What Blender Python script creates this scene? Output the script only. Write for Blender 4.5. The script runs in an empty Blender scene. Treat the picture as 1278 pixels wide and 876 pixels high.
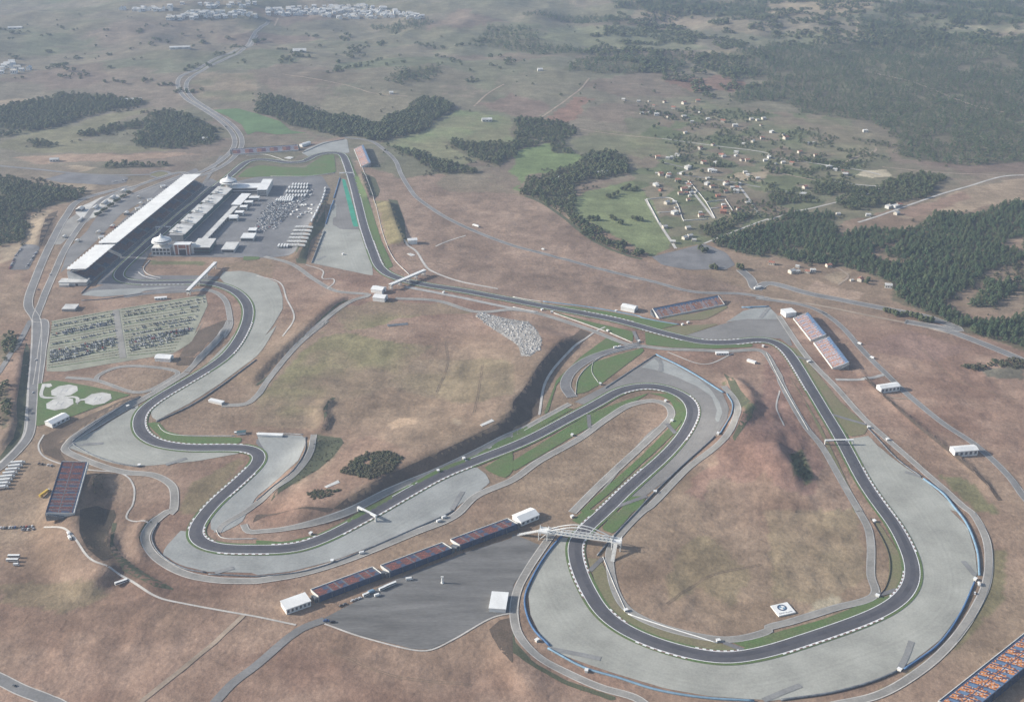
import bpy, math, random
import numpy as np
from mathutils import Vector, Matrix
from mathutils.geometry import delaunay_2d_cdt

random.seed(5)
rng = np.random.default_rng(7)
SC = bpy.context.scene
COL = SC.collection
R = math.radians

# ------------------------------------------------------------------ camera
FOC, PITCH, CAMH = 1400.0, R(26.0), 690.0
cd = bpy.data.cameras.new('camera')
cam = bpy.data.objects.new('camera', cd)
COL.objects.link(cam)
cam.location = (0, 0, CAMH)
cam.rotation_euler = (math.pi / 2 - PITCH, 0, 0)
cd.sensor_width = 36.0
cd.lens = 36.0 * FOC / 1278.0
cd.clip_start, cd.clip_end = 5.0, 60000.0
SC.camera = cam

# ------------------------------------------------------------------ light
SUN_EL = R(25.0)
SUN_DIR = Vector((-math.cos(SUN_EL) * math.cos(R(4)), math.cos(SUN_EL) * math.sin(R(4)), math.sin(SUN_EL)))   # towards the sun
wd = bpy.data.worlds.new('World')
SC.world = wd
wd.use_nodes = True
nt = wd.node_tree
sky = nt.nodes.new('ShaderNodeTexSky')
sky.sky_type = 'NISHITA'
sky.sun_disc = False
sky.sun_elevation = SUN_EL
sky.sun_rotation = math.atan2(SUN_DIR.x, SUN_DIR.y)
sky.dust_density = 2.0
bg = nt.nodes['Background']
nt.links.new(sky.outputs[0], bg.inputs[0])
bg.inputs[1].default_value = 0.115
sl = bpy.data.lights.new('sun', 'SUN')
sl.energy = 5.0
sl.angle = R(0.6)
sl.color = (1.0, 0.955, 0.89)
so = bpy.data.objects.new('sun', sl)
so.rotation_euler = (-SUN_DIR).to_track_quat('-Z', 'Y').to_euler()
so.location = (-800, 1200, 900)
COL.objects.link(so)
SC.view_settings.view_transform = 'Standard'
SC.view_settings.look = 'None'
SC.view_settings.gamma = 1.0
SC.view_settings.use_curve_mapping = False
SC.view_settings.exposure = 0.36
HAZE_DENSITY = 0.000085
SC.cycles.use_denoising = True
SC.cycles.max_bounces = 5
SC.cycles.diffuse_bounces = 2
SC.cycles.glossy_bounces = 2
SC.cycles.volume_bounces = 1

# ------------------------------------------------------------------ places: survey points read off the photo, put on the ground
ZR = {'F': (0, 0, 1.0)}
for i, rr in enumerate('AB'):
    for k, x0 in enumerate((0, 320, 640, 958)):
        ZR['%s%d' % (rr, k + 1)] = (x0, (0, 200)[i], 3.981)
for i, rr in enumerate('CD'):
    for k, x0 in enumerate((0, 320, 640, 958)):
        ZR['%s%d' % (rr, k + 1)] = (x0, (400, 636)[i], 3.65)
for k, o in {'E1': (270, 165), 'E2': (150, 190), 'E3': (60, 280), 'E4': (180, 270), 'E5': (380, 300), 'E6': (640, 340), 'E7': (780, 350), 'E8': (930, 360)}.items():
    ZR[k] = (o[0], o[1], 7.963)


def q(*a):
    out = []
    for reg, s in zip(a[::2], a[1::2]):
        x0, y0, k = ZR[reg]
        for t in s.split():
            x, y = t.split(',')
            out.append((x0 + float(x) / k, y0 + float(y) / k))
    return out


_c, _s = math.cos(PITCH), math.sin(PITCH)


def PZ(px, z=0.0):
    px = np.atleast_2d(np.asarray(px, float))
    x = (px[:, 0] - 639.0) / FOC
    y = (px[:, 1] - 438.0) / FOC
    dz, dy = -_s - y * _c, _c - y * _s
    t = (z - CAMH) / dz
    return np.stack([x * t, dy * t], 1)


def to_px(x, y, z):
    d = y * _c - (z - CAMH) * _s
    u = -(z - CAMH) * _c - y * _s
    return 639 + FOC * x / d, 438 + FOC * u / d


# ------------------------------------------------------------------ value noise
_perm = rng.random((256, 256))


def vnoise(x, y):
    xi, yi = np.floor(x).astype(int), np.floor(y).astype(int)
    fx, fy = x - xi, y - yi
    fx, fy = fx * fx * (3 - 2 * fx), fy * fy * (3 - 2 * fy)
    g = lambda a, b: _perm[a & 255, b & 255]
    return (g(xi, yi) * (1 - fx) + g(xi + 1, yi) * fx) * (1 - fy) + (g(xi, yi + 1) * (1 - fx) + g(xi + 1, yi + 1) * fx) * fy


def fbm(x, y, n=4):
    o, a, t = 0, 1.0, 0
    for i in range(n):
        o = o + a * vnoise(x * 2 ** i + 17.3 * i, y * 2 ** i - 9.1 * i)
        t += a
        a *= .5
    return o / t


def smooth(t):
    t = np.clip(t, 0, 1)
    return t * t * (3 - 2 * t)


def inside(px, py, poly):
    c = np.zeros(px.shape, bool)
    n = len(poly)
    for i in range(n):
        x1, y1 = poly[i]
        x2, y2 = poly[(i + 1) % n]
        if y1 == y2:
            continue
        m = (y1 > py) != (y2 > py)
        c ^= m & (px < (x2 - x1) * (py - y1) / (y2 - y1) + x1)
    return c


# ------------------------------------------------------------------ terrain heights
def axis(lo, hi, step, far, grow=1.045, first=None):
    a = list(np.arange(lo, hi + .1, step))
    d = step
    while a[-1] < far[1]:
        d = min(d * grow, 900)
        a.append(a[-1] + d)
    d = step
    b = []
    x = lo
    while x > far[0]:
        d = min(d * grow, 900)
        x -= d
        b.append(x)
    return np.array(b[::-1] + a)


XS = axis(-760, 760, 5.0, (-9000, 9000), 1.03)
YS = axis(640, 2350, 5.0, (-600, 13000), 1.018)
GX, GY = np.meshgrid(XS, YS)
far_w = smooth((GY - 2500) / 1500) + smooth((np.abs(GX) - 1500) / 1500)
far_w = np.clip(far_w, 0, 1)
GZ = (fbm(GX / 90, GY / 90, 2) - .5) * 1.6 + far_w * ((fbm(GX / 620 + 5, GY / 620 + 3, 5) - .5) * 120 + (1 - np.abs(fbm(GX / 260 + 2, GY / 260 + 8, 3) - .5) * 2) * 22)
GZ = GZ + smooth((GY - 5200) / 4000) * 160


def resample(p, step, closed=False):
    p = np.asarray(p, float)
    if closed:
        p = np.vstack([p, p[:1]])
    d = np.r_[0, np.cumsum(np.linalg.norm(np.diff(p, axis=0), axis=1))]
    n = max(2, int(round(d[-1] / step)) + 1)
    t = np.linspace(0, d[-1], n)
    o = np.stack([np.interp(t, d, p[:, k]) for k in range(p.shape[1])], 1)
    return o[:-1] if closed else o


def spline(p, closed=False, step=6.0):
    p = np.asarray(p, float)
    n = len(p)
    if n < 3:
        return resample(p, step)
    out = []
    for i in range(n if closed else n - 1):
        if closed:
            a, b, c, d = p[(i - 1) % n], p[i], p[(i + 1) % n], p[(i + 2) % n]
        else:
            b, c = p[i], p[i + 1]
            a = p[i - 1] if i else 2 * b - c
            d = p[i + 2] if i + 2 < n else 2 * c - b
        # centripetal knots
        t1 = max(np.linalg.norm(b - a), 1e-3) ** .5
        t2 = t1 + max(np.linalg.norm(c - b), 1e-3) ** .5
        t3 = t2 + max(np.linalg.norm(d - c), 1e-3) ** .5
        t = np.linspace(t1, t2, 12, endpoint=False)[:, None]
        A1 = (t1 - t) / t1 * a + t / t1 * b
        A2 = (t2 - t) / (t2 - t1) * b + (t - t1) / (t2 - t1) * c
        A3 = (t3 - t) / (t3 - t2) * c + (t - t2) / (t3 - t2) * d
        B1 = (t2 - t) / t2 * A1 + t / t2 * A2
        B2 = (t3 - t) / (t3 - t1) * A2 + (t - t1) / (t3 - t1) * A3
        out.append((t2 - t) / (t2 - t1) * B1 + (t - t1) / (t2 - t1) * B2)
    o = np.vstack(out)
    if not closed:
        o = np.vstack([o, p[-1:]])
    return resample(o, step, closed)


def bank(px, A, w, back, side=1, taper=40):
    """A slope: the survey line is its upper edge; it falls to one side over w metres and eases off over `back` on the other."""
    global GZ
    p = spline(PZ(px, A * .8), step=8)
    lo, hi = p.min(0) - max(w, back), p.max(0) + max(w, back)
    i0, i1 = np.searchsorted(XS, [lo[0], hi[0]])
    j0, j1 = np.searchsorted(YS, [lo[1], hi[1]])
    X, Y = GX[j0:j1, i0:i1], GY[j0:j1, i0:i1]
    best = np.full(X.shape, 1e9)
    sgn = np.zeros(X.shape)
    arc = np.zeros(X.shape)
    L = 0
    for a, b in zip(p[:-1], p[1:]):
        d = b - a
        l = np.linalg.norm(d)
        t = np.clip(((X - a[0]) * d[0] + (Y - a[1]) * d[1]) / l ** 2, 0, 1)
        ex, ey = X - a[0] - t * d[0], Y - a[1] - t * d[1]
        r = np.hypot(ex, ey)
        m = r < best
        best = np.where(m, r, best)
        sgn = np.where(m, np.sign(ex * d[1] - ey * d[0]), sgn)     # + = right of travel
        arc = np.where(m, L + t * l, arc)
        L += l
    s = best * sgn * side
    e = np.minimum(smooth(arc / taper), smooth((L - arc) / taper))
    u = np.clip(s / w, 0, 1)
    h = np.where(s > 0, A * (1 - (u * .75 + .25 * smooth(u))), A * (1 - smooth(-s / back))) * e
    GZ[j0:j1, i0:i1] = np.maximum(GZ[j0:j1, i0:i1], GZ[j0:j1, i0:i1] * (1 - h / A) + h)


bank(q('C3', '310,40 200,110 120,200 60,300 0,370', 'C2', '1168,400 1100,470 960,540 850,590 600,700 400,820', 'D2', '30,10'), 12, 22, 150, -1, 50)
bank(q('C2', '265,510 250,570 200,650 60,830'), 7, 20, 24, -1, 25)
bank(q('C1', '425,660 415,700 380,800', 'D1', '352,0 350,80 385,170 450,235 560,300'), 13, 28, 50, -1, 25)
bank(q('D1', '515,60 495,150 545,240 680,320 790,365'), 6, 9, 22, -1, 30)
bank(q('D1', '720,10 640,70 628,130 640,200 680,250'), 4, 7, 12, -1, 20)
bank(q('C1', '108,100 85,250 65,380 45,500 -20,610'), 6, 9, 60, -1, 40)
bank(q('C1', '640,335 450,450 290,560 245,575'), 5, 9, 26, -1, 30)
bank(q('B2', '655,195 690,300 738,410'), 9, 14, 40, -1, 15)
bank(q('B2', '520,60 560,180'), 7, 14, 12, -1, 12)
bank(q('B2', '345,200 270,340 200,490'), 8, 18, 22, -1, 20)
bank(q('B1', '245,265 215,340 185,430'), 6, 11, 30, -1, 25)
bank(q('C2', '350,345 305,400 325,440 295,500'), 5, 7, 25, -1, 10)
bank(q('B2', '480,665 400,700 300,780', 'C2', '262,0 160,95 55,195 -30,290'), 4, 6, 40, -1, 25)
bank(q('C3', '970,240 1060,320 1080,400 1000,540'), 6, 14, 20, 1, 25)
bank(q('C4', '20,560 70,640 150,745'), 8, 12, 50, -1, 25)
bank(q('C1', '1040,20 960,110 860,200'), 4, 9, 40, -1, 25)
bank(q('D2', '1050,560 1110,640 1168,720', 'D3', '60,790 200,876'), 5, 14, 40, 1, 40)
bank(q('C4', '380,180 520,330 700,480 900,640 1060,810'), 2.5, 5, 9, -1, 30)


def knoll(px, rx, ry, A):
    global GZ
    c = PZ([px])[0]
    GZ = GZ + A * np.exp(-((GX - c[0]) / rx) ** 2 - ((GY - c[1]) / ry) ** 2)


def rough(polys, A, wl):
    """eroded, rutted ground inside an outline"""
    global GZ
    e = 1 - np.abs(fbm(GX / wl + 3, GY / wl * .8, 4) - .5) * 2
    px, py = to_px(GX.ravel(), GY.ravel(), GZ.ravel())
    for pg in polys:
        k = inside(px, py, pg).reshape(GX.shape)
        GZ = np.where(k, GZ + (e - .8) * A, GZ)


knoll((925, 545), 66, 90, 17)
knoll((985, 610), 36, 50, 6)
rough([q('C3', '1000,420 1120,420 1168,520 1168,876 700,876 820,720 900,620', 'C4', '0,200 60,330 250,660 330,876 -40,876'), q('D3', '560,170 700,40 1168,0 1168,440 940,540 560,410', 'D4', '0,0 380,0 440,300 330,370 0,460')], 3.6, 22)
rough([q('C2', '0,340 340,60 700,60 1000,110 1168,230 1168,380 850,560 500,640 300,480 0,480'), q('B2', '780,200 1100,420 1274,520', 'B3', '100,420 700,620 1000,680 600,690 0,640', 'B2', '1200,620 880,520 760,400'), q('B3', '20,190 200,270 500,440 860,560 700,590 300,480 0,390', 'B2', '1000,300 860,170'), q('D1', '0,330 400,260 700,420 1100,520 900,700 600,876 300,876 0,720'), q('C4', '640,60 1100,200 1168,300 1168,760 940,530 700,320'), q('D2', '100,600 300,560 720,680 900,660 1060,740 1000,876 60,876')], 2.6, 28)


def H(x, y):
    x, y = np.asarray(x, float), np.asarray(y, float)
    i = np.clip(np.searchsorted(XS, x) - 1, 0, len(XS) - 2)
    j = np.clip(np.searchsorted(YS, y) - 1, 0, len(YS) - 2)
    fx = (x - XS[i]) / (XS[i + 1] - XS[i])
    fy = (y - YS[j]) / (YS[j + 1] - YS[j])
    return (GZ[j, i] * (1 - fx) + GZ[j, i + 1] * fx) * (1 - fy) + (GZ[j + 1, i] * (1 - fx) + GZ[j + 1, i + 1] * fx) * fy


def P(px):
    px = np.atleast_2d(np.asarray(px, float))
    z = np.zeros(len(px))
    for _ in range(14):
        w = PZ(px, z)
        z = z * .4 + .6 * H(w[:, 0], w[:, 1])
    return PZ(px, z)


def P3(x, y):
    w = P([(x, y)])[0]
    return Vector((w[0], w[1], float(H(w[0], w[1]))))


# ------------------------------------------------------------------ materials
def new_mat(name):
    m = bpy.data.materials.new(name)
    m.use_nodes = True
    n = m.node_tree
    b = n.nodes['Principled BSDF']
    return m, n, b


def lin(c):
    return tuple(((v / 255) / 12.92 if v <= 10 else ((v / 255 + .055) / 1.055) ** 2.4) for v in c)


def mat(name, c, var=.12, scale=.05, scale2=1.2, rough=.85, spec=.2, c2=None, stretch=(1, 1, 1), bump=0, metallic=0):
    """A surface with two octaves of uneven tone over world position."""
    m, n, b = new_mat(name)
    L = n.links
    geo = n.nodes.new('ShaderNodeNewGeometry')
    mp = n.nodes.new('ShaderNodeMapping')
    mp.inputs['Scale'].default_value = stretch
    L.new(geo.outputs['Position'], mp.inputs[0])
    t1 = n.nodes.new('ShaderNodeTexNoise')
    t1.inputs['Scale'].default_value = scale
    t1.inputs['Detail'].default_value = 6
    t1.inputs['Roughness'].default_value = .65
    t2 = n.nodes.new('ShaderNodeTexNoise')
    t2.inputs['Scale'].default_value = scale2
    t2.inputs['Detail'].default_value = 3
    L.new(mp.outputs[0], t1.inputs[0])
    L.new(mp.outputs[0], t2.inputs[0])
    ramp = n.nodes.new('ShaderNodeValToRGB')
    d = c2 if c2 else tuple(v * (1 - 2.2 * var) for v in c)
    e = tuple(min(1, v * (1 + (0 if c2 else 1.2 * var))) for v in c)
    ramp.color_ramp.elements[0].position = .34
    ramp.color_ramp.elements[1].position = .66
    ramp.color_ramp.elements[0].color = (*d, 1)
    ramp.color_ramp.elements[1].color = (*e, 1)
    L.new(t1.outputs[0], ramp.inputs[0])
    mul = n.nodes.new('ShaderNodeMix')
    mul.data_type = 'RGBA'
    mul.blend_type = 'MULTIPLY'
    mul.inputs[0].default_value = 1
    r2 = n.nodes.new('ShaderNodeMapRange')
    r2.inputs[1].default_value = .3
    r2.inputs[2].default_value = .7
    r2.inputs[3].default_value = 1 - var
    r2.inputs[4].default_value = 1 + var * .6
    L.new(t2.outputs[0], r2.inputs[0])
    L.new(ramp.outputs[0], mul.inputs[6])
    L.new(r2.outputs[0], mul.inputs[7])
    L.new(mul.outputs[2], b.inputs['Base Color'])
    b.inputs['Roughness'].default_value = rough
    b.inputs['Specular IOR Level'].default_value = spec
    b.inputs['Metallic'].default_value = metallic
    if bump:
        bp = n.nodes.new('ShaderNodeBump')
        bp.inputs['Strength'].default_value = .8
        bp.inputs['Distance'].default_value = bump
        L.new(t2.outputs[0], bp.inputs['Height'])
        L.new(bp.outputs[0], b.inputs['Normal'])
    return m


M = {}
M['asphalt'] = mat('race asphalt', (.108, .106, .114), .10, .03, .5, .8, .3, stretch=(1, 1, 1))
M['asphalt_rubbered'] = mat('rubbered asphalt', (.088, .087, .098), .10, .05, .6, .75, .3)
M['asphalt_grey'] = mat('grey asphalt', (.205, .2, .198), .12, .03, .4, .9)
M['asphalt_lot'] = mat('lot asphalt', (.185, .181, .172), .16, .03, .5, .9, stretch=(.4, 2.2, 1))
M['asphalt_dark'] = mat('paddock asphalt', (.215, .213, .212), .12, .02, .3, .9)
M['road'] = mat('road asphalt', (.235, .23, .222), .12, .02, .4, .9)
M['path'] = mat('pale service road', (.32, .305, .275), .12, .03, .5, .9)
M['path_white'] = mat('pale gravel path', (.56, .53, .48), .12, .04, .7, .9)
M['dirt'] = mat('dirt track', (.38, .30, .225), .14, .04, .6, .95)
M['gravel'] = mat('pale gravel', (.385, .378, .345), .10, .018, .5, .95)
M['gravel_blue'] = mat('raked grey gravel', (.345, .355, .348), .10, .02, .5, .95)
M['runoff'] = mat('run off asphalt', (.245, .235, .22), .14, .025, .3, .9)
M['grass'] = mat('verge grass', (.108, .180, .060), .22, .04, .5, .95, c2=(.140, .165, .075))
M['grass_olive'] = mat('olive grass', (.19, .19, .095), .2, .03, .5, .95, c2=(.23, .19, .12))
M['grass_bright'] = mat('young crop', (.125, .2, .085), .12, .02, .3, .95)
M['slope'] = mat('dark slope soil and shade', (.15, .112, .085), .22, .06, .5, .95, c2=(.105, .082, .06), bump=.5)  # soil tone that also carries the shade of banks turned from the sun
M['slope_green'] = mat('weedy slope and shade', (.12, .125, .075), .22, .06, .5, .95, c2=(.09, .10, .06), bump=.5)  # weedy green, on the shaded cuts dark enough to hold their shade
M['dry_tuft'] = mat('dry grass tufts', (.19, .15, .09), .25, .05, .5, .95, c2=(.12, .11, .06))
M['rescue'] = mat('packed grey gravel', (.275, .275, .265), .1, .05, .5, .95)
M['slope_dark'] = mat('dark bowl soil and shade', (.115, .092, .068), .25, .06, .5, .95, c2=(.08, .068, .05), bump=.5)  # dark soil of the bowl with its slope's shade in the colour
M['earth'] = mat('bare earth', (.30, .215, .155), .15, .03, .5, .95, c2=(.26, .16, .115))
M['green_paint'] = mat('green painted asphalt', (.06, .33, .22), .1, .05, .5, .8)
M['white_paint'] = mat('white line paint', (.80, .80, .78), .08, .1, 1, .7)
M['red_paint'] = mat('red kerb paint', (.24, .15, .135), .1, .1, 1, .7)
M['white'] = mat('white fabric', (.80, .80, .77), .05, .06, .6, .7)
M['white_dirty'] = mat('weathered white panel', (.66, .65, .61), .1, .06, .6, .7)
M['concrete'] = mat('concrete', (.42, .41, .385), .12, .08, .8, .9)
M['concrete_pale'] = mat('pale concrete', (.60, .585, .54), .1, .06, .6, .9)
M['blue'] = mat('blue plastic', (.085, .17, .31), .1, .2, 2, .6)
M['sky_blue'] = mat('sky blue panel', (.21, .33, .43), .1, .2, 2, .6)
M['blue_seat'] = mat('blue seat', (.14, .22, .34), .1, .3, 2, .6)
M['orange_seat'] = mat('orange seat', (.66, .27, .10), .12, .3, 2, .6)
M['red_seat'] = mat('red seat', (.34, .12, .088), .12, .3, 2, .6)
M['pale_seat'] = mat('pale seat', (.60, .55, .54), .12, .3, 2, .6)
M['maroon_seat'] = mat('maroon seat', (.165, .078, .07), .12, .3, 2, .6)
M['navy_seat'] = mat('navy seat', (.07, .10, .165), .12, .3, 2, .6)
M['steel'] = mat('scaffold steel', (.20, .215, .23), .2, .3, 2, .6, metallic=.3)
M['dark'] = mat('dark glass', (.03, .035, .045), .1, .2, 1, .3, .5)
M['glass_green'] = mat('green tinted glass', (.07, .13, .13), .1, .2, 1, .25, .5)
M['tyre'] = mat('black rubber', (.025, .025, .027), .1, .2, 2, .9)
M['brick'] = mat('terracotta wall', (.42, .20, .14), .1, .2, 1, .85)
M['cream'] = mat('cream render', (.62, .57, .48), .12, .05, .5, .9)
M['roof_red'] = mat('red roof tile', (.42, .19, .13), .18, .05, 1, .9)
M['roof_grey'] = mat('grey flat roof', (.45, .45, .44), .12, .06, .5, .9)
M['stone'] = mat('piled pale rock', (.47, .46, .435), .28, .2, 1, .95)
M['bark'] = mat('bark', (.09, .065, .05), .2, .5, 3, .95)
M['pine'] = mat('pine needles', (.054, .102, .048), .32, .07, .35, .9, c2=(.090, .108, .050))
M['leaf'] = mat('broad leaves', (.056, .090, .040), .32, .07, .35, .9, c2=(.108, .112, .052))
M['shrub'] = mat('scrub leaves', (.075, .092, .048), .25, .04, .5, .9, c2=(.09, .08, .05))
for k, c in {'car_white': (.78, .78, .77), 'car_silver': (.42, .44, .46), 'car_grey': (.13, .14, .15), 'car_black': (.03, .03, .035), 'car_red': (.38, .05, .04), 'car_blue': (.06, .12, .28)}.items():
    M[k] = mat(k.replace('_', ' ') + ' paint', c, .05, .5, 3, .35, .5)
M['yellow'] = mat('yellow paint', (.7, .48, .08), .1, .2, 1, .6)
# ------------------------------------------------------------------ mesh helpers
class MB:
    def __init__(s):
        s.v, s.f, s.m = [], [], []

    def face(s, pts, mi=0):
        i = len(s.v)
        s.v += [tuple(p) for p in pts]
        s.f.append(tuple(range(i, i + len(pts))))
        s.m.append(mi)

    def box(s, x0, x1, y0, y1, z0, z1, mi=0, top=None):
        i = len(s.v)
        s.v += [(x, y, z) for z in (z0, z1) for y in (y0, y1) for x in (x0, x1)]
        for k, f in enumerate(((0, 2, 3, 1), (4, 5, 7, 6), (0, 1, 5, 4), (1, 3, 7, 5), (3, 2, 6, 7), (2, 0, 4, 6))):
            s.f.append(tuple(i + a for a in f))
            s.m.append(top if (top is not None and k == 1) else mi)

    def gable(s, x0, x1, y0, y1, z0, z1, mi=0, ov=.4, axis='x'):
        """a pitched roof slab, ridge along x"""
        ym = (y0 + y1) / 2
        X0, X1, Y0, Y1 = x0 - ov, x1 + ov, y0 - ov, y1 + ov
        t = .25
        sec = [(Y0, z0), (ym, z1), (Y1, z0), (Y1, z0 + t), (ym, z1 + t), (Y0, z0 + t)]
        s.extrude([(X0, y, z) for y, z in sec], [(X1, y, z) for y, z in sec], mi)

    def extrude(s, a, b, mi=0):
        n = len(a)
        i = len(s.v)
        s.v += [tuple(p) for p in a] + [tuple(p) for p in b]
        for k in range(n):
            s.f.append((i + k, i + (k + 1) % n, i + n + (k + 1) % n, i + n + k))
            s.m.append(mi)
        s.f.append(tuple(i + k for k in range(n))[::-1])
        s.f.append(tuple(i + n + k for k in range(n)))
        s.m += [mi, mi]

    def bar(s, a, b, r, mi=0, n=5):
        a, b = Vector(a), Vector(b)
        d = (b - a).normalized()
        u = d.orthogonal().normalized()
        w = d.cross(u)
        ca = [a + (u * math.cos(t) + w * math.sin(t)) * r for t in (2 * math.pi * k / n for k in range(n))]
        s.extrude(ca, [p + (b - a) for p in ca], mi)

    def lathe(s, prof, n=16, mi=0, c=(0, 0)):
        i = len(s.v)
        for r, z in prof:
            for k in range(n):
                t = 2 * math.pi * k / n
                s.v.append((c[0] + r * math.cos(t), c[1] + r * math.sin(t), z))
        for j in range(len(prof) - 1):
            for k in range(n):
                a, b = i + j * n + k, i + j * n + (k + 1) % n
                s.f.append((a, b, b + n, a + n))
                s.m.append(mi)
        s.f.append(tuple(i + k for k in range(n))[::-1])
        s.f.append(tuple(i + (len(prof) - 1) * n + k for k in range(n)))
        s.m += [mi, mi]

    def build(s, name, mats, parent=None, link=True):
        return make(name, s.v, s.f, mats, parent, s.m)


def make(name, v, f, mats, parent=None, mi=None, smooth_=False):
    me = bpy.data.meshes.new(name)
    me.from_pydata([tuple(p) for p in v], [], f)
    for m in (mats if isinstance(mats, (list, tuple)) else [mats]):
        me.materials.append(M[m] if isinstance(m, str) else m)
    if mi is not None and len(mi):
        me.polygons.foreach_set('material_index', mi)
    if smooth_:
        me.polygons.foreach_set('use_smooth', [True] * len(me.polygons))
    me.update()
    o = bpy.data.objects.new(name, me)
    COL.objects.link(o)
    if parent is not None:
        o.parent = parent
    return o


def np_mesh(name, V, F, m, parent=None):
    """fast mesh from numpy triangles"""
    me = bpy.data.meshes.new(name)
    V = np.ascontiguousarray(V, np.float32)
    F = np.ascontiguousarray(F, np.int32)
    k = F.shape[1]
    me.vertices.add(len(V))
    me.vertices.foreach_set('co', V.ravel())
    me.loops.add(F.size)
    me.loops.foreach_set('vertex_index', F.ravel())
    me.polygons.add(len(F))
    me.polygons.foreach_set('loop_start', np.arange(0, F.size, k, dtype=np.int32))
    me.update(calc_edges=True)
    me.validate()
    me.materials.append(M[m] if isinstance(m, str) else m)
    o = bpy.data.objects.new(name, me)
    COL.objects.link(o)
    if parent is not None:
        o.parent = parent
    return o


def tag(o, label=None, cat=None, group=None, kind=None):
    if label:
        o['label'] = label
    if cat:
        o['category'] = cat
    if group:
        o['group'] = group
    if kind:
        o['kind'] = kind
    return o


def struct(o):
    o['kind'] = 'structure'
    return o


def thing(name, label, cat, loc=(0, 0, 0), rz=0.0, group=None):
    o = bpy.data.objects.new(name, None)
    COL.objects.link(o)
    o.empty_display_size = .01
    o.location = loc
    o.rotation_euler = (0, 0, rz)
    return tag(o, label, cat, group)


def dup(root, loc, rz=0.0, label=None, group=None, scale=None):
    r = root.copy()
    COL.objects.link(r)
    r.location = loc
    r.rotation_euler = (0, 0, rz)
    if scale:
        r.scale = scale
    if label:
        r['label'] = label
    if group:
        r['group'] = group
    for ch in list(root.children):
        c = ch.copy()
        COL.objects.link(c)
        c.parent = r
        for g in list(ch.children):
            d = g.copy()
            COL.objects.link(d)
            d.parent = c
    return r


def base(p1, p2, z=None):
    """location, heading and length of a base line between two survey points (local +x along it, +y to its left)"""
    if z is None:
        a, b = P([p1])[0], P([p2])[0]
        z0 = min(float(H(*a)), float(H(*b)))
    else:
        a, b = PZ([p1], z)[0], PZ([p2], z)[0]
        z0 = 0.0
    d = b - a
    return Vector((a[0], a[1], z0)), math.atan2(d[1], d[0]), float(np.hypot(*d))


# ------------------------------------------------------------------ sheets and ribbons laid on the terrain
def sheet(name, px, m, off, step=11.0, world=None):
    w = np.asarray(world) if world is not None else P(px)
    w = resample(w, step * .8, True)
    w = w + rng.normal(0, .15, w.shape)
    lo, hi = w.min(0), w.max(0)
    gx, gy = np.meshgrid(np.arange(lo[0] + step / 2, hi[0], step), np.arange(lo[1] + step / 2, hi[1], step))
    gx, gy = gx.ravel(), gy.ravel()
    k = inside(gx, gy, w)
    g = np.stack([gx[k], gy[k]], 1)
    if len(g):
        dm = np.full(len(g), 1e9)
        for a in w:
            dm = np.minimum(dm, np.abs(g[:, 0] - a[0]) + np.abs(g[:, 1] - a[1]))
        g = g[dm > step * .5]
    n = len(w)
    pts = [Vector(p) for p in w] + [Vector(p) for p in g]
    r = delaunay_2d_cdt(pts, [(i, (i + 1) % n) for i in range(n)], [], 1, 1e-4)
    V = np.array([(p.x, p.y) for p in r[0]])
    z = H(V[:, 0], V[:, 1]) + off
    F = np.array([list(f) for f in r[2] if len(f) == 3])
    return struct(np_mesh(name, np.column_stack([V, z]), F, m))


def side_normals(p, closed):
    if closed:
        d = np.roll(p, -1, 0) - np.roll(p, 1, 0)
    else:
        d = np.gradient(p, axis=0)
    d /= np.maximum(np.linalg.norm(d, axis=1)[:, None], 1e-6)
    return np.stack([-d[:, 1], d[:, 0]], 1)         # left


def strip_mesh(name, p, w0, w1, m, off, closed=False, nx=2, mats=None, mi=None):
    """ribbon between offsets w0..w1 (left positive) of a world path"""
    n = side_normals(p, closed)
    N = len(p)
    t = np.linspace(0, 1, nx)
    wa = np.broadcast_to(np.asarray(w0, float), (N,))
    wb = np.broadcast_to(np.asarray(w1, float), (N,))
    V = np.concatenate([p + n * (wa + (wb - wa) * k)[:, None] for k in t])
    z = H(V[:, 0], V[:, 1]) + off
    F = []
    for k in range(nx - 1):
        a = np.arange(N if closed else N - 1)
        b = (a + 1) % N
        F.append(np.stack([k * N + a, k * N + b, (k + 1) * N + b, (k + 1) * N + a], 1))
    F = np.concatenate(F)
    # wind upward
    e1 = V[F[:, 1]] - V[F[:, 0]]
    e2 = V[F[:, 3]] - V[F[:, 0]]
    if np.mean(e1[:, 0] * e2[:, 1] - e1[:, 1] * e2[:, 0]) < 0:
        F = F[:, ::-1]
    return np_mesh(name, np.column_stack([V, z]), F, m)


def ribbon(name, px, w, m, off, step=7.0, edge=None, nx=2, world=None, em='path_white'):
    p = spline(P(px) if world is None else world, step=min(step, 5))
    nx = max(nx, int(w / 2.2) + 1)
    off = off + .12
    o = struct(strip_mesh(name, p, -w / 2, w / 2, m, off, nx=nx))
    if edge:
        for s in (-1, 1):
            struct(strip_mesh(name + '_edge_line', p, s * (w / 2 - .2), s * (w / 2 + edge), em, off + .06))
    return p


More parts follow.
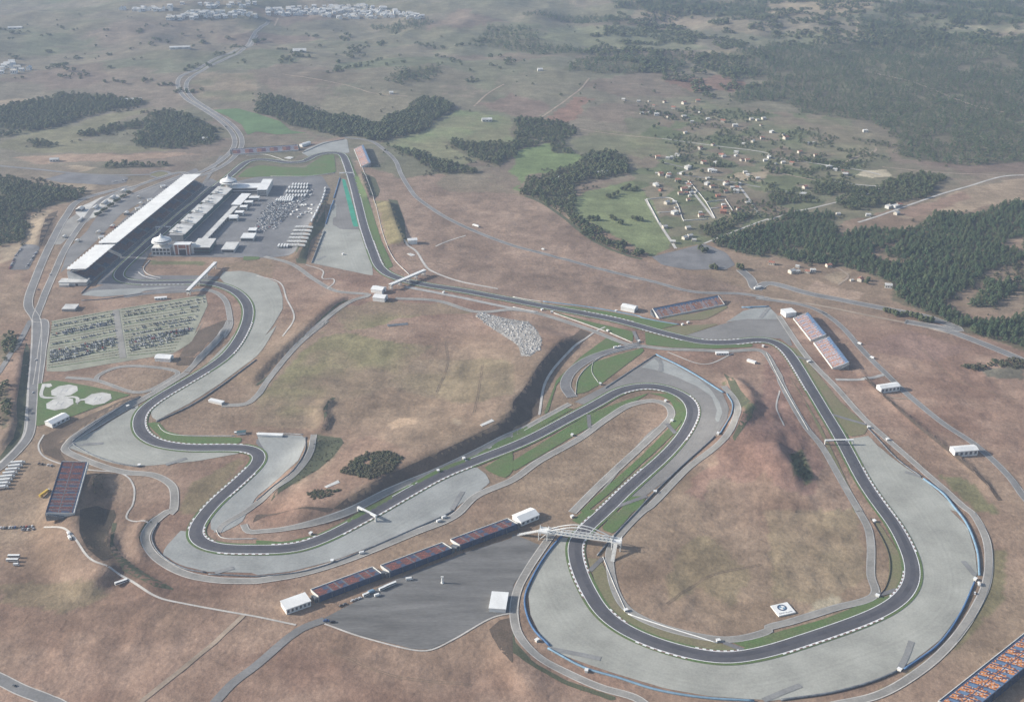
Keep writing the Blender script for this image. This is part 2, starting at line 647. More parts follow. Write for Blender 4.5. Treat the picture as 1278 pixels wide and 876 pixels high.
def wall_on(name, p, h, t, m, label, cat, closed=False, base_off=-.3, group=None, parent=None, steps=None):
    """a standing wall or barrier along a world path: real thickness"""
    n = side_normals(p, closed)
    N = len(p)
    a, b = p + n * t / 2, p - n * t / 2
    z = H(p[:, 0], p[:, 1])
    V = np.concatenate([np.column_stack([a, z + base_off]), np.column_stack([a, z + h]), np.column_stack([b, z + h]), np.column_stack([b, z + base_off])])
    i = np.arange(N if closed else N - 1)
    j = (i + 1) % N
    F = np.concatenate([np.stack([k * N + i, k * N + j, ((k + 1) % 4) * N + j, ((k + 1) % 4) * N + i], 1) for k in range(4)])
    if not closed:
        F = np.concatenate([F, [[0, N, 2 * N, 3 * N]], [[3 * N + N - 1, 2 * N + N - 1, N + N - 1, N - 1]]])
    o = np_mesh(name, V, F[:, ::-1], m, parent)
    if label:
        tag(o, label, cat, group)
    return o


def rake_mat(name, c):
    """gravel raked in lanes that follow the track (distance stored on the mesh), crossed by a few uneven patches"""
    m = mat(name, c, .10, .02, .5, .95)
    n, L = m.node_tree, m.node_tree.links
    b = n.nodes['Principled BSDF']
    src = b.inputs['Base Color'].links[0].from_socket
    at = n.nodes.new('ShaderNodeAttribute')
    at.attribute_name = 'rake'
    geo = n.nodes.new('ShaderNodeNewGeometry')
    no = n.nodes.new('ShaderNodeTexNoise')
    no.inputs['Scale'].default_value = .03
    no.inputs['Detail'].default_value = 4
    L.new(geo.outputs['Position'], no.inputs[0])
    mul = n.nodes.new('ShaderNodeMath')
    mul.operation = 'MULTIPLY_ADD'
    mul.inputs[1].default_value = .22
    L.new(at.outputs['Fac'], mul.inputs[0])
    L.new(no.outputs[0], mul.inputs[2])
    t = n.nodes.new('ShaderNodeTexNoise')
    t.noise_dimensions = '1D'
    t.inputs['Scale'].default_value = 1.6
    t.inputs['Detail'].default_value = 4
    L.new(mul.outputs[0], t.inputs['W'])
    r = n.nodes.new('ShaderNodeMapRange')
    for k, v in zip((1, 2, 3, 4), (.3, .7, .955, 1.03)):
        r.inputs[k].default_value = v
    L.new(t.outputs[0], r.inputs[0])
    mx = n.nodes.new('ShaderNodeMix')
    mx.data_type, mx.blend_type = 'RGBA', 'MULTIPLY'
    mx.inputs[0].default_value = 1
    L.new(src, mx.inputs[6])
    L.new(r.outputs[0], mx.inputs[7])
    L.new(mx.outputs[2], b.inputs['Base Color'])
    return m


def add_rake(o):
    me = o.data
    co = np.empty(len(me.vertices) * 3, np.float32)
    me.vertices.foreach_get('co', co)
    co = co.reshape(-1, 3)[:, :2]
    d = np.full(len(co), 1e9)
    for a in TRK[::2]:
        d = np.minimum(d, np.hypot(co[:, 0] - a[0], co[:, 1] - a[1]))
    at = me.attributes.new('rake', 'FLOAT', 'POINT')
    at.data.foreach_set('value', d.astype(np.float32))
# ------------------------------------------------------------------ woods: outlines (used for ground cover here, trees later)
WOODS = {
    'west': [q('A1', '0,540 150,505 300,465 480,470 600,495 760,500 700,530 560,545 330,615 150,660 0,685')],
    'northwest': [q('A1', '390,680 560,620 700,595 840,548 980,590 1080,660 1100,690 1060,720 900,740 680,732 690,700 650,675 720,640 560,655 450,682'), q('A1', '120,715 180,695 300,715 250,740 150,728'), q('A1', '500,825 560,815 850,818 830,832 520,836')],
    'gully': [q('A2', '0,480 150,490 280,560 430,580 600,625 660,580 740,550 830,490 950,500 980,540 880,610 830,655 660,700 620,710 500,680 300,660 180,630 100,590 0,565')],
    'brook': [q('A2', '640,720 800,765 950,800 1120,860 960,872 800,800'), q('A2', '930,705 1000,710 1274,720', 'A3', '0,740 40,752', 'A2', '1200,830 1050,780'), q('A3', '0,590 150,600 320,640 270,690 200,712 0,748'), q('A3', '190,720 260,710 300,765 210,770'), q('A3', '380,760 480,750 590,800 560,850 300,876 130,876 330,820'),
              q('B3', '50,100 300,70 420,0 560,20 560,80 330,115 290,160 310,250 250,235 130,200 40,170 60,130')],
    'far_east': [q('A4', '0,215 400,222 620,185 830,168 1000,172 1274,190 1274,800 1000,828 660,790 640,690 600,645 480,600 150,560 120,525 0,500'), q('A3', '1070,480 1180,425 1274,410 1274,500 1120,520')],
    'ridge': [q('A3', '880,310 1000,270 1274,235 1274,400 1100,390 950,345'), q('A3', '330,290 560,270 850,270 880,340 700,360 420,370 250,350'), q('A3', '0,140 100,160 140,220 390,255 330,272 130,275 0,255'), q('A3', '470,0 1274,0 1274,95 900,85 700,60 520,30'), q('A3', '50,70 420,80 590,95 500,115 250,112 60,85'), q('A4', '440,120 560,80 850,90 840,150 620,165 480,180'), q('A4', '860,0 1274,10 1274,120 1090,130 930,120 880,60'), q('A4', '540,10 860,20 850,70 560,70'),
              q('A2', '820,330 930,330 840,410 730,420 640,390 720,350'), q('A2', '560,130 870,115 820,150 650,165'), q('A2', '1150,130 1274,140 1274,255 1180,245 1100,190')],
    'east': [q('B4', '0,310 150,258 310,270 360,380 480,330 640,345 720,345 700,400 560,420 500,470 640,520 800,480 850,260 1000,285 1150,222 1274,215 1274,380 1150,420 1274,450 1274,490 1080,560 1090,590 860,700 880,735 960,780 1010,800 1150,876 960,850 830,775 620,690 630,620 540,580 480,560 330,520 130,500 0,470'), q('B4', '1010,690 1100,615 1250,600 1230,660 1090,730 1000,735'),
             q('B3', '1010,420 1150,362 1274,312 1274,490 1180,480'), q('B4', '700,345 850,262 860,420 780,480 660,500 560,460 700,400')],
    'east_beyond': [[(1278, 254), (1500, 240), (1750, 330), (1700, 480), (1480, 560), (1278, 440)]],
    'far_beyond': [[(1276, 45), (1600, 35), (1900, 120), (1800, 215), (1278, 203)]],
    'west_beyond': [[(0, 136), (-180, 125), (-420, 160), (-300, 260), (0, 172)], [(0, 222), (-160, 215), (-220, 300), (0, 308)]],
    'east_near': [q('C4', '870,0 1168,0 1168,135 900,50'), q('B4', '1150,800 1274,760 1274,876 1160,876 960,850 1000,800')],
    'grandstand': [q('B1', '0,80 60,88 170,130 330,150 450,150 400,190 250,230 120,270 150,330 140,390 0,430')],
    'left_road': [q('C1', '0,70 60,60 70,110 20,200 0,230'), q('C1', '0,300 45,290 40,400 20,490 0,500')],
    'village_edge': [q('B3', '930,330 1010,300 1160,265 1190,290 1000,385 930,370'), q('B4', '590,110 760,60 880,80 830,170 640,210 420,250 300,230 350,200'), q('B4', '200,110 560,150 480,170 220,170'), q('B4', '0,150 200,170 210,210 0,225')],
}

# ------------------------------------------------------------------ ground cover by survey outline (soil, stubble and grass; shaded banks coloured darker)
PXg, PYg = to_px(GX.ravel(), GY.ravel(), GZ.ravel())
n1 = fbm(GX.ravel() / 60, GY.ravel() / 60, 4)
n2 = fbm(GX.ravel() / 22 + 40, GY.ravel() / 22 + 11, 3)
n3 = fbm(GX.ravel() / 330 + 70, GY.ravel() / 330 + 31, 4)
n4 = fbm(GX.ravel() / 60 + 90, GY.ravel() / 60 + 51, 4)
near = smooth((PYg - 195) / 90)[:, None]
stub = lambda t: np.clip((t - .36) / .28, 0, 1)[:, None]
C_near = np.array([.342, .234, .172]) * (1 - stub(n1)) + np.array([.252, .162, .118]) * stub(n1)
C_near = C_near * (1 - .5 * stub(n3 + .02)) + np.array([.262, .212, .138]) * .5 * stub(n3 + .02)
C_far = np.array([.225, .200, .145]) * (1 - stub(n3)) + np.array([.145, .145, .095]) * stub(n3)
C_far = C_far * (1 - .4 * stub(n4)) + np.array([.255, .215, .155]) * .4 * stub(n4)
def cells(size, seed, warp=.25):
    """a patchwork of plots: nearest jittered site, returned as a random number per plot"""
    rg = np.random.default_rng(seed)
    jit, val = rg.random((64, 64, 2)), rg.random((64, 64))
    x = GX.ravel() / size + (n2 - .5) * warp + (n1 - .5) * warp
    y = GY.ravel() / size + (n4 - .5) * warp
    ix, iy = np.floor(x).astype(int), np.floor(y).astype(int)
    best, v = np.full(x.shape, 9.), np.zeros(x.shape)
    for a in (-1, 0, 1):
        for b in (-1, 0, 1):
            u, w = (ix + a) & 63, (iy + b) & 63
            d = np.abs(x - ix - a - jit[u, w, 0]) + np.abs(y - iy - b - jit[u, w, 1])
            k = d < best
            best = np.where(k, d, best)
            v = np.where(k, val[u, w], v)
    return v


FIELDS = np.array([(.195, .182, .13), (.24, .19, .145), (.155, .168, .10), (.27, .225, .165), (.215, .15, .122), (.145, .165, .095), (.225, .195, .14), (.175, .18, .115)])
v1, v2 = cells(230, 4), cells(420, 5, .5)
C_plot = FIELDS[(v1 * 7.99).astype(int)] * .6 + FIELDS[(v2 * 7.99).astype(int)] * .4
C_far = C_far * .28 + C_plot * .68
COV = C_far * (1 - near) + C_near * near
jx, jy = (n1 - .5) * 16 + (n2 - .5) * 7, (n4 - .5) * 7 + (n2 - .5) * 3


def cover(poly, c, a=1.0, jit=1.0, c2=None, wob=.18):
    global COV
    k = inside(PXg + jx * jit, PYg + jy * jit, poly)
    cc = np.array(c)[None, :] * (1 + (n2[k, None] - .5) * 2 * wob)
    if c2 is not None:
        s = stub(n1[k])
        cc = cc * (1 - s) + np.array(c2)[None, :] * s
    COV[k] = COV[k] * (1 - a) + cc * a


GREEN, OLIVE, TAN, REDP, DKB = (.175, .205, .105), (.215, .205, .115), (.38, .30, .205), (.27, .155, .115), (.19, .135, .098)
cover(q('B2', '480,0 720,90 900,70 950,72 890,120 960,160 1274,172', 'B3', '0,176 100,190 250,280 400,400 560,470 660,500 900,560 1140,640 1274,690', 'E8', '0,150', 'B3', '1000,700 600,780 0,690', 'B2', '1000,640 760,560 640,400 560,200'), (.31, .222, .165), .9, 1, c2=(.25, .178, .132))
cover(q('B3', '560,-200 1274,-200', 'B4', '600,-100 640,240 300,330', 'B3', '1274,300 940,420 800,440 690,200 600,100'), (.21, .195, .125), .8, 1.5, c2=(.155, .16, .095))
v3 = cells(52, 9, .3)
C_vil = np.array([(.15, .17, .085), (.20, .185, .115), (.125, .15, .07), (.245, .205, .14), (.17, .175, .10), (.22, .17, .125)])[(v3 * 5.99).astype(int)]
for pg in (q('B3', '600,100 560,-80 900,-300 1274,-250', 'B4', '420,-200 480,60 250,230 0,300', 'B3', '1000,400 850,440 800,440 690,200'),):
    k = inside(PXg + jx * .5, PYg + jy * .5, pg)
    COV[k] = COV[k] * .25 + C_vil[k] * .75
cover(q('A2', '620,715 830,660 1000,545 1274,590', 'A3', '0,600 0,760', 'A2', '1000,830'), (.19, .23, .11), .85, c2=(.225, .225, .125))
cover(q('B3', '270,190 470,130 600,105 690,200 780,400 800,440 690,478 560,400 400,310 290,280'), (.19, .228, .105), .92)
cover(q('A3', '0,760 190,715 350,775 330,830 60,872', 'B3', '0,150 40,160 0,60'), (.175, .23, .095), .95)
cover(q('A3', '280,700 420,650 760,690 880,740 640,790 480,750 330,760'), OLIVE, .7, c2=(.17, .18, .10))
cover(q('A3', '140,600 330,480 400,490 270,615'), REDP, .75)
cover(q('A3', '750,400 1000,375 1170,410 1110,460 900,450'), REDP, .7)
cover(q('A2', '1100,520 1274,460', 'A3', '160,500 190,540 110,600 0,580'), (.23, .16, .13), .7)
cover(q('A3', '40,380 380,370 340,470 200,510 20,470'), (.20, .185, .125), .6)
cover(q('A1', '60,780 900,758 1010,765 520,805 180,820'), (.36, .255, .18), .9)
cover(q('A1', '320,835 400,825 480,832 400,850'), TAN, 1)
cover(q('A1', '0,500 150,490 140,510 60,530 0,535'), TAN, .8)
cover(q('A1', '980,370 1274,360 1274,500 1000,500 940,420'), (.27, .215, .15), .8, c2=(.20, .19, .115))
cover(q('A1', '20,690 400,610 600,560 760,540 560,620 400,690 650,730 900,745 500,765 100,760 0,730'), OLIVE, .7)
cover(q('A2', '0,760 430,680 450,760 200,720 0,740'), (.30, .21, .16), .7)
cover(q('A2', '330,500 600,440 750,470 830,500 740,545 650,580 600,615 430,570 300,550'), (.25, .22, .15), .7)
cover(q('B4', '640,268 1000,135 1274,85 1274,205 1150,215 1000,262 850,250 700,295'), (.36, .275, .19), .9)
cover(q('B4', '650,260 960,160 1010,190 740,285'), (.31, .20, .15), .7)
cover(q('B4', '440,75 480,50 580,45 620,80 520,92'), (.52, .45, .32), 1, .3)
cover(q('B3', '1080,90 1120,60 1274,55 1250,110 1150,105'), (.40, .32, .22), .9)
cover(q('A4', '0,10 300,0 520,30 540,60 440,70 300,95 100,80 0,70'), (.34, .27, .18), .8)
for s in ('910,130 1080,125 1090,150 980,152', '1130,140 1274,125 1274,170 1180,160', '500,180 620,168 590,195 510,200', '950,35 1010,25 1100,70 960,60', '1180,85 1274,80 1274,105 1200,105'):
    cover(q('A4', s), (.36, .33, .22), .8)
cover(q('A4', '560,600 900,560 1050,600 900,640 650,620'), (.19, .18, .11), .7)
cover(q('A4', '150,690 420,630 640,690 640,750 500,790 300,790 180,740'), (.22, .19, .125), .6)
cover(q('A3', '640,30 900,90 1274,110 1274,180 800,140 560,110'), (.29, .235, .17), .6)
cover(q('A3', '180,140 640,130 860,200 1000,240 700,250 400,230 150,200'), (.19, .20, .12), .7)
cover(q('A3', '900,290 1000,260 1220,245 1180,265 1000,300'), (.33, .28, .18), .8)
cover(q('B4', '170,640 240,600 330,630 500,660 480,690 400,700 250,660'), (.40, .29, .21), .9)
cover(q('B4', '340,560 440,560 380,620 330,610 280,590'), TAN, .7)
cover(q('B4', '1080,730 1274,610 1274,740 1150,770'), (.24, .185, .13), .8)
cover(q('B4', '1090,560 1274,500 1274,590 1090,600 950,680 880,690'), (.235, .18, .125), .8)
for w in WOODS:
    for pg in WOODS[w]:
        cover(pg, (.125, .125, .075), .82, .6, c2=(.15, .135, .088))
cover(q('B1', '130,280 250,240 200,420 60,480 0,520 0,440 140,400'), TAN, .85)
cover(q('B1', '150,95 250,90 500,125 440,180 200,130'), TAN, .7)
cover(q('B1', '0,600 110,560 120,760 0,700'), (.33, .24, .165), .8)
# inside the circuit
cover(q('B2', '400,750 560,700 1000,720 1080,760 700,790 560,830 300,876', 'C2', '340,20 200,130 100,250 0,350 0,480 290,490 310,400 600,310 800,120 420,60 380,0'), (.225, .205, .105), .85, c2=(.285, .215, .145))
cover(q('C2', '740,180 1100,170 1168,200 1168,320 950,380 700,330 600,300'), (.25, .205, .125), .7, c2=(.31, .24, .165))
cover(q('C2', '590,475 650,445 740,442 720,470 620,492'), (.43, .31, .21), 1, .3)
cover(q('C2', '890,460 910,440 945,455 930,480'), (.40, .31, .215), .9, .3)
cover(q('C2', '400,580 500,520 700,600 600,700 300,840 100,860 250,740'), (.30, .20, .145), .7)
cover(q('C3', '310,40 360,60 230,160 150,280 120,430 0,490 0,370 120,200'), DKB, .8, .3)  # embankment cover darkened, its shade put into the colour
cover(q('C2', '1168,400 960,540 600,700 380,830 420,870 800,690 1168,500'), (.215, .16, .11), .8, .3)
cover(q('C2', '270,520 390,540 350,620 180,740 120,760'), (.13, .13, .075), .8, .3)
cover(q('D1', '365,0 520,20 500,150 545,240 700,340 560,300 450,235 380,160', 'C1', '350,876 360,700 480,690 520,800'), (.17, .125, .09), .8, .4)  # bowl cover: dark soil and slope shade in one tone
cover(q('C1', '185,560 330,460 600,350 640,345 450,460 290,570 400,640 300,650'), (.215, .16, .115), .8, .3)
cover(q('C1', '860,60 1000,0 1040,10 880,200 790,200'), (.225, .155, .112), .8, .3)
cover(q('E4', '60,470 630,470 620,570 100,580 0,520'), (.27, .185, .13), .9, .2)
cover(q('E4', '790,470 1274,420 1274,620 1000,540 830,540'), (.26, .19, .125), .9, .2)
cover(q('E4', '60,440 600,450 600,485 70,480'), (.16, .17, .08), .9, .1)
cover(q('D4', '210,430 290,375 340,400 320,430 240,455 180,470'), (.40, .34, .24), 1, .2)
cover(q('C3', '1000,440 1110,420 1168,470 1168,700 1040,760 900,720 840,820 780,800 900,640'), (.315, .198, .152), .75, 2.2, c2=(.26, .158, .12))
cover(q('C4', '-20,120 80,200 130,420 250,660 200,800 60,760 -40,640'), (.29, .18, .14), .75, 1.5)
cover(q('C3', '900,230 1000,330 1110,390 1000,560 1080,430'), (.15, .17, .085), .9, .6)
cover(q('C4', '110,610 160,590 210,720 180,750 120,690'), (.12, .14, .07), .9, .5)
cover(q('C4', '780,700 900,720 1060,876 960,876'), (.19, .19, .095), .8, .8)
cover(q('D4', '1020,180 1080,180 1060,400 900,600 500,860 420,876 560,800 850,600 1000,350'), (.20, .19, .095), .7, 1.2)
cover(q('D3', '780,160 900,120 1050,300 1010,470 860,360 720,420'), (.25, .205, .12), .6, 2.0)
cover(q('D4', '0,0 400,0 460,300 330,390 160,420 0,400'), (.275, .225, .135), .65, 1.5, c2=(.32, .25, .165))
cover(q('D1', '0,340 250,330 420,320 520,400 300,470 0,420'), (.235, .20, .115), .55, 1.8)
cover(q('C1', '860,740 1100,630 1120,640 900,876 820,876'), (.23, .195, .11), .7, .8)
cover(q('B2', '590,200 700,210 740,400 650,420'), (.24, .21, .10), .8, .5)
cover(q('C4', '430,120 640,40 920,130 760,190 560,160'), (.27, .18, .145), .7)
cover(q('C4', '980,225 1168,200 1168,270 1010,260'), (.13, .135, .10), .8, .5)
cover(q('E6', '0,350 300,400 800,580 580,590 200,560 0,480'), (.28, .205, .15), .6)
COV = np.clip(COV, .01, 1)


def terrain_mesh():
    ny, nx = GX.shape
    V = np.stack([GX.ravel(), GY.ravel(), GZ.ravel()], 1)
    j, i = np.meshgrid(np.arange(ny - 1), np.arange(nx - 1), indexing='ij')
    a = (j * nx + i).ravel()
    F = np.stack([a, a + 1, a + nx + 1, a + nx], 1)
    m, n, b = new_mat('open ground')
    L = n.links
    at = n.nodes.new('ShaderNodeAttribute')
    at.attribute_name = 'cover'
    geo = n.nodes.new('ShaderNodeNewGeometry')
    cur = at.outputs['Color']
    for sc, lo, hi, det, st in ((.009, .80, 1.22, 7, (1, 1, 1)), (.045, .80, 1.18, 7, (.6, 1.2, 1)), (.022, .82, 1.15, 9, (1.6, .7, 1)), (.25, .80, 1.15, 6, (1, .8, 1)), (.9, .82, 1.14, 3, (1, 1, 1))):
        mp = n.nodes.new('ShaderNodeMapping')
        mp.inputs['Scale'].default_value = st
        mp.inputs['Rotation'].default_value = (0, 0, .5)
        t = n.nodes.new('ShaderNodeTexNoise')
        t.inputs['Scale'].default_value = sc
        t.inputs['Detail'].default_value = det
        t.inputs['Roughness'].default_value = .68
        r = n.nodes.new('ShaderNodeMapRange')
        for k, v in zip((1, 2, 3, 4), (.32, .68, lo, hi)):
            r.inputs[k].default_value = v
        mx = n.nodes.new('ShaderNodeMix')
        mx.data_type, mx.blend_type = 'RGBA', 'MULTIPLY'
        mx.inputs[0].default_value = 1
        L.new(geo.outputs['Position'], mp.inputs[0])
        L.new(mp.outputs[0], t.inputs[0])
        L.new(t.outputs[0], r.inputs[0])
        L.new(cur, mx.inputs[6])
        L.new(r.outputs[0], mx.inputs[7])
        cur = mx.outputs[2]
    L.new(cur, b.inputs['Base Color'])
    b.inputs['Roughness'].default_value = .95
    b.inputs['Specular IOR Level'].default_value = .1
    bp = n.nodes.new('ShaderNodeBump')
    bp.inputs['Strength'].default_value = .8
    bp.inputs['Distance'].default_value = 1.1
    t = n.nodes.new('ShaderNodeTexNoise')
    t.inputs['Scale'].default_value = .16
    t.inputs['Detail'].default_value = 5
    L.new(geo.outputs['Position'], t.inputs[0])
    L.new(t.outputs[0], bp.inputs['Height'])
    L.new(bp.outputs[0], b.inputs['Normal'])
    o = np_mesh('ground', V, F, m)
    ca = o.data.color_attributes.new('cover', 'FLOAT_COLOR', 'POINT')
    ca.data.foreach_set('color', np.column_stack([COV, np.ones(len(COV))]).astype(np.float32).ravel())
    o.data.polygons.foreach_set('use_smooth', np.ones(len(F), bool))
    struct(o)


terrain_mesh()

# ------------------------------------------------------------------ haze
hz = MB()
hz.box(-8900, 8900, -590, 12900, float(GZ.min()) - 2, CAMH + 12)
hm, hn, hb = new_mat('air')
hn.nodes.remove(hb)
pv = hn.nodes.new('ShaderNodeVolumePrincipled')
pv.inputs['Color'].default_value = (.50, .63, .84, 1)
pv.inputs['Density'].default_value = HAZE_DENSITY
pv.inputs['Anisotropy'].default_value = .1
hn.links.new(pv.outputs[0], hn.nodes['Material Output'].inputs['Volume'])
hm.cycles.homogeneous_volume = True
hz_o = hz.build('haze', hm)
hz_o['kind'] = 'stuff'

# ------------------------------------------------------------------ the race track
TRACK_PX = [(287.6,219),(270.6,232.7),(230.4,265.4),(194,296.8),(163,324.5),(150,338),(147.5,345.5),(155.5,351),(173,353),(220,353),(250.4,352.6),(268,354.4),(280.5,358),(293,363.6),(303,372),(309,382),(310,391),(308,403),(298,424),(279.5,446.6),(246.6,468.5),(213.7,487.7),(191.8,501.4),(176.7,515),(173,528.8),(178,542.5),(197,553.4),(233,559),(274,559),(304,559.5),(318,562),(325,569),(322,578),(310,590),(295,604),(268.5,627.4),(254,644),(243.8,660.7),(243.8,671.6),(254.8,679.8),(274,684.8),(320,685.9),(347.4,685.9),(374.8,682.6),(402,673),(443.3,652.4),(474,635.6),(511.8,613.7),(552.9,591.8),(594,575.3),(640,557.5),(667.4,545.2),(708.5,523.3),(749.6,501.4),(771.5,489),(793.4,483),(815.3,482.2),(837.3,487),(856.4,497.3),(864.7,512.3),(862,526),(851,545),(831.8,567),(804.4,591.8),(777,616.4),(757.8,635.6),(730.4,660.7),(718,677),(718,693.5),(725,718),(735.9,740),(749.6,762),(771.5,781),(804.4,797.6),(845.5,811.3),(886.6,820),(914,821.2),(958,813),(999,800.4),(1040,786.7),(1081,771.6),(1111.4,756.5),(1130.6,740),(1138.8,721),(1137.5,701.8),(1127.9,677),(1114,652.4),(1103,638),(1078.5,602.7),(1059.4,567),(1043,537),(1026.5,509.6),(1010,482.2),(993.6,454.8),(984,441),(975,432),(965,426.6),(948.8,424),(918,427.3),(893,428),(874,427),(855.4,422.9),(830,416.6),(800,408),(765.6,399),(728,391.5),(690,384.6),(640,375),(571,362),(540,357.5),(518,353.4),(499.3,348.4),(484.3,342.7),(473,332.7),(466.7,318.8),(461,303),(454.4,282.9),(448,257.8),(441.8,232.7),(435.6,212.6),(430.5,199),(426.5,193),(418,190.8),(402,192),(390.6,195.8),(380.6,201.4),(370.5,203.3),(358,203.3),(345.4,201.4),(330,199.5),(317.7,199.5),(307.7,202.7),(297.6,210.2)]
TRK = spline(P(TRACK_PX), True, 4.0)
TW = 7.7


def smooth_path(p, it, closed=True):
    for _ in range(it):
        if closed:
            p = (np.roll(p, 1, 0) + 2 * p + np.roll(p, -1, 0)) / 4
        else:
            p[1:-1] = (p[:-2] + 2 * p[1:-1] + p[2:]) / 4
    return p


TRK = smooth_path(TRK, 14)


def trk_i(px):
    w = P([px])[0]
    return int(np.argmin(np.hypot(*(TRK - w).T)))


def trk_seg(a, b):
    i, j = trk_i(a), trk_i(b)
    if j < i:
        j += len(TRK)
    return TRK[np.arange(i, j + 1) % len(TRK)]


struct(strip_mesh('track_verge', TRK, -TW - 2.6, TW + 2.6, 'grass', .62, True, 4))
struct(strip_mesh('race_track', TRK, -TW, TW, 'asphalt', .72, True, 4))
_k = np.arange(len(TRK)) * .02
struct(strip_mesh('rubbered_line', TRK, -2.6 + 2.5 * np.sin(_k), 2.2 + 2.5 * np.sin(_k), 'asphalt_rubbered', .76, True, 2))
for s in (-1, 1):
    struct(strip_mesh('track_edge_line', TRK, s * (TW - .75), s * TW, 'white_paint', .79, True))
KERBS = [(q('E4', '10,650 430,650'), -1), (q('C1', '1120,10 1030,150'), 1), (q('C1', '930,230 700,370 640,430 660,530 1110,580'), 1), (q('C1', '1100,585 1168,600'), -1), (q('C1', '1140,670 920,870'), -1), (q('C1', '1130,690 1010,800'), 1), (q('D1', '930,40 890,90'), -1), (q('D1', '895,80 960,170'), 1), (q('D1', '1010,180 1168,182', 'D2', '70,182'), -1), (q('D2', '60,182 300,135'), 1), (q('D2', '370,100 620,-20'), -1), (q('C2', '600,835 960,660'), -1),
         (q('C3', '490,325 700,312'), -1), (q('C3', '790,350 830,420 760,545'), 1), (q('C3', '620,690 400,876'), -1), (q('D3', '380,40 310,100'), -1), (q('D3', '300,130 285,210 320,290'), 1), (q('D3', '290,240 360,400'), -1), (q('D3', '410,470 500,545'), 1), (q('D3', '580,580 800,655'), -1), (q('D3', '830,662 1040,672'), 1),
         (q('D4', '40,630 500,475'), -1), (q('D4', '590,415 655,290'), 1), (q('D4', '530,0 640,190'), -1), (q('C4', '400,665 545,876'), -1), (q('C4', '200,320 60,110'), 1), (q('E8', '130,510 -100,560'), 1), (q('E7', '1150,605 740,612'), -1), (q('E7', '600,580 210,478'), 1), (q('E6', '1180,515 680,405'), -1), (q('E5', '740,250 650,10'), -1), (q('B2', '560,440 440,0'), 1)]
for pts, s in KERBS:
    # the turn's kerb: concrete blocks painted white and red by turns
    idx = [trk_i(p) for p in (pts[0], pts[-1])]
    if (idx[0] - idx[1]) % len(TRK) < (idx[1] - idx[0]) % len(TRK):
        idx = idx[::-1]
    i, j = idx
    if j < i:
        j += len(TRK)
    if j - i > 260:
        continue
    p = resample(TRK[np.arange(i, j + 1) % len(TRK)], 1.75)
    o = struct(strip_mesh('kerb', p, s * (TW + .05), s * (TW + 1.5), 'white_paint', .84))
    o.data.materials.append(M['red_paint'])
    k = (np.arange(len(o.data.polygons)) % 4 == 3).astype(int) | (np.arange(len(o.data.polygons)) % 4 == 2).astype(int)
    o.data.polygons.foreach_set('material_index', k.astype(np.int32))

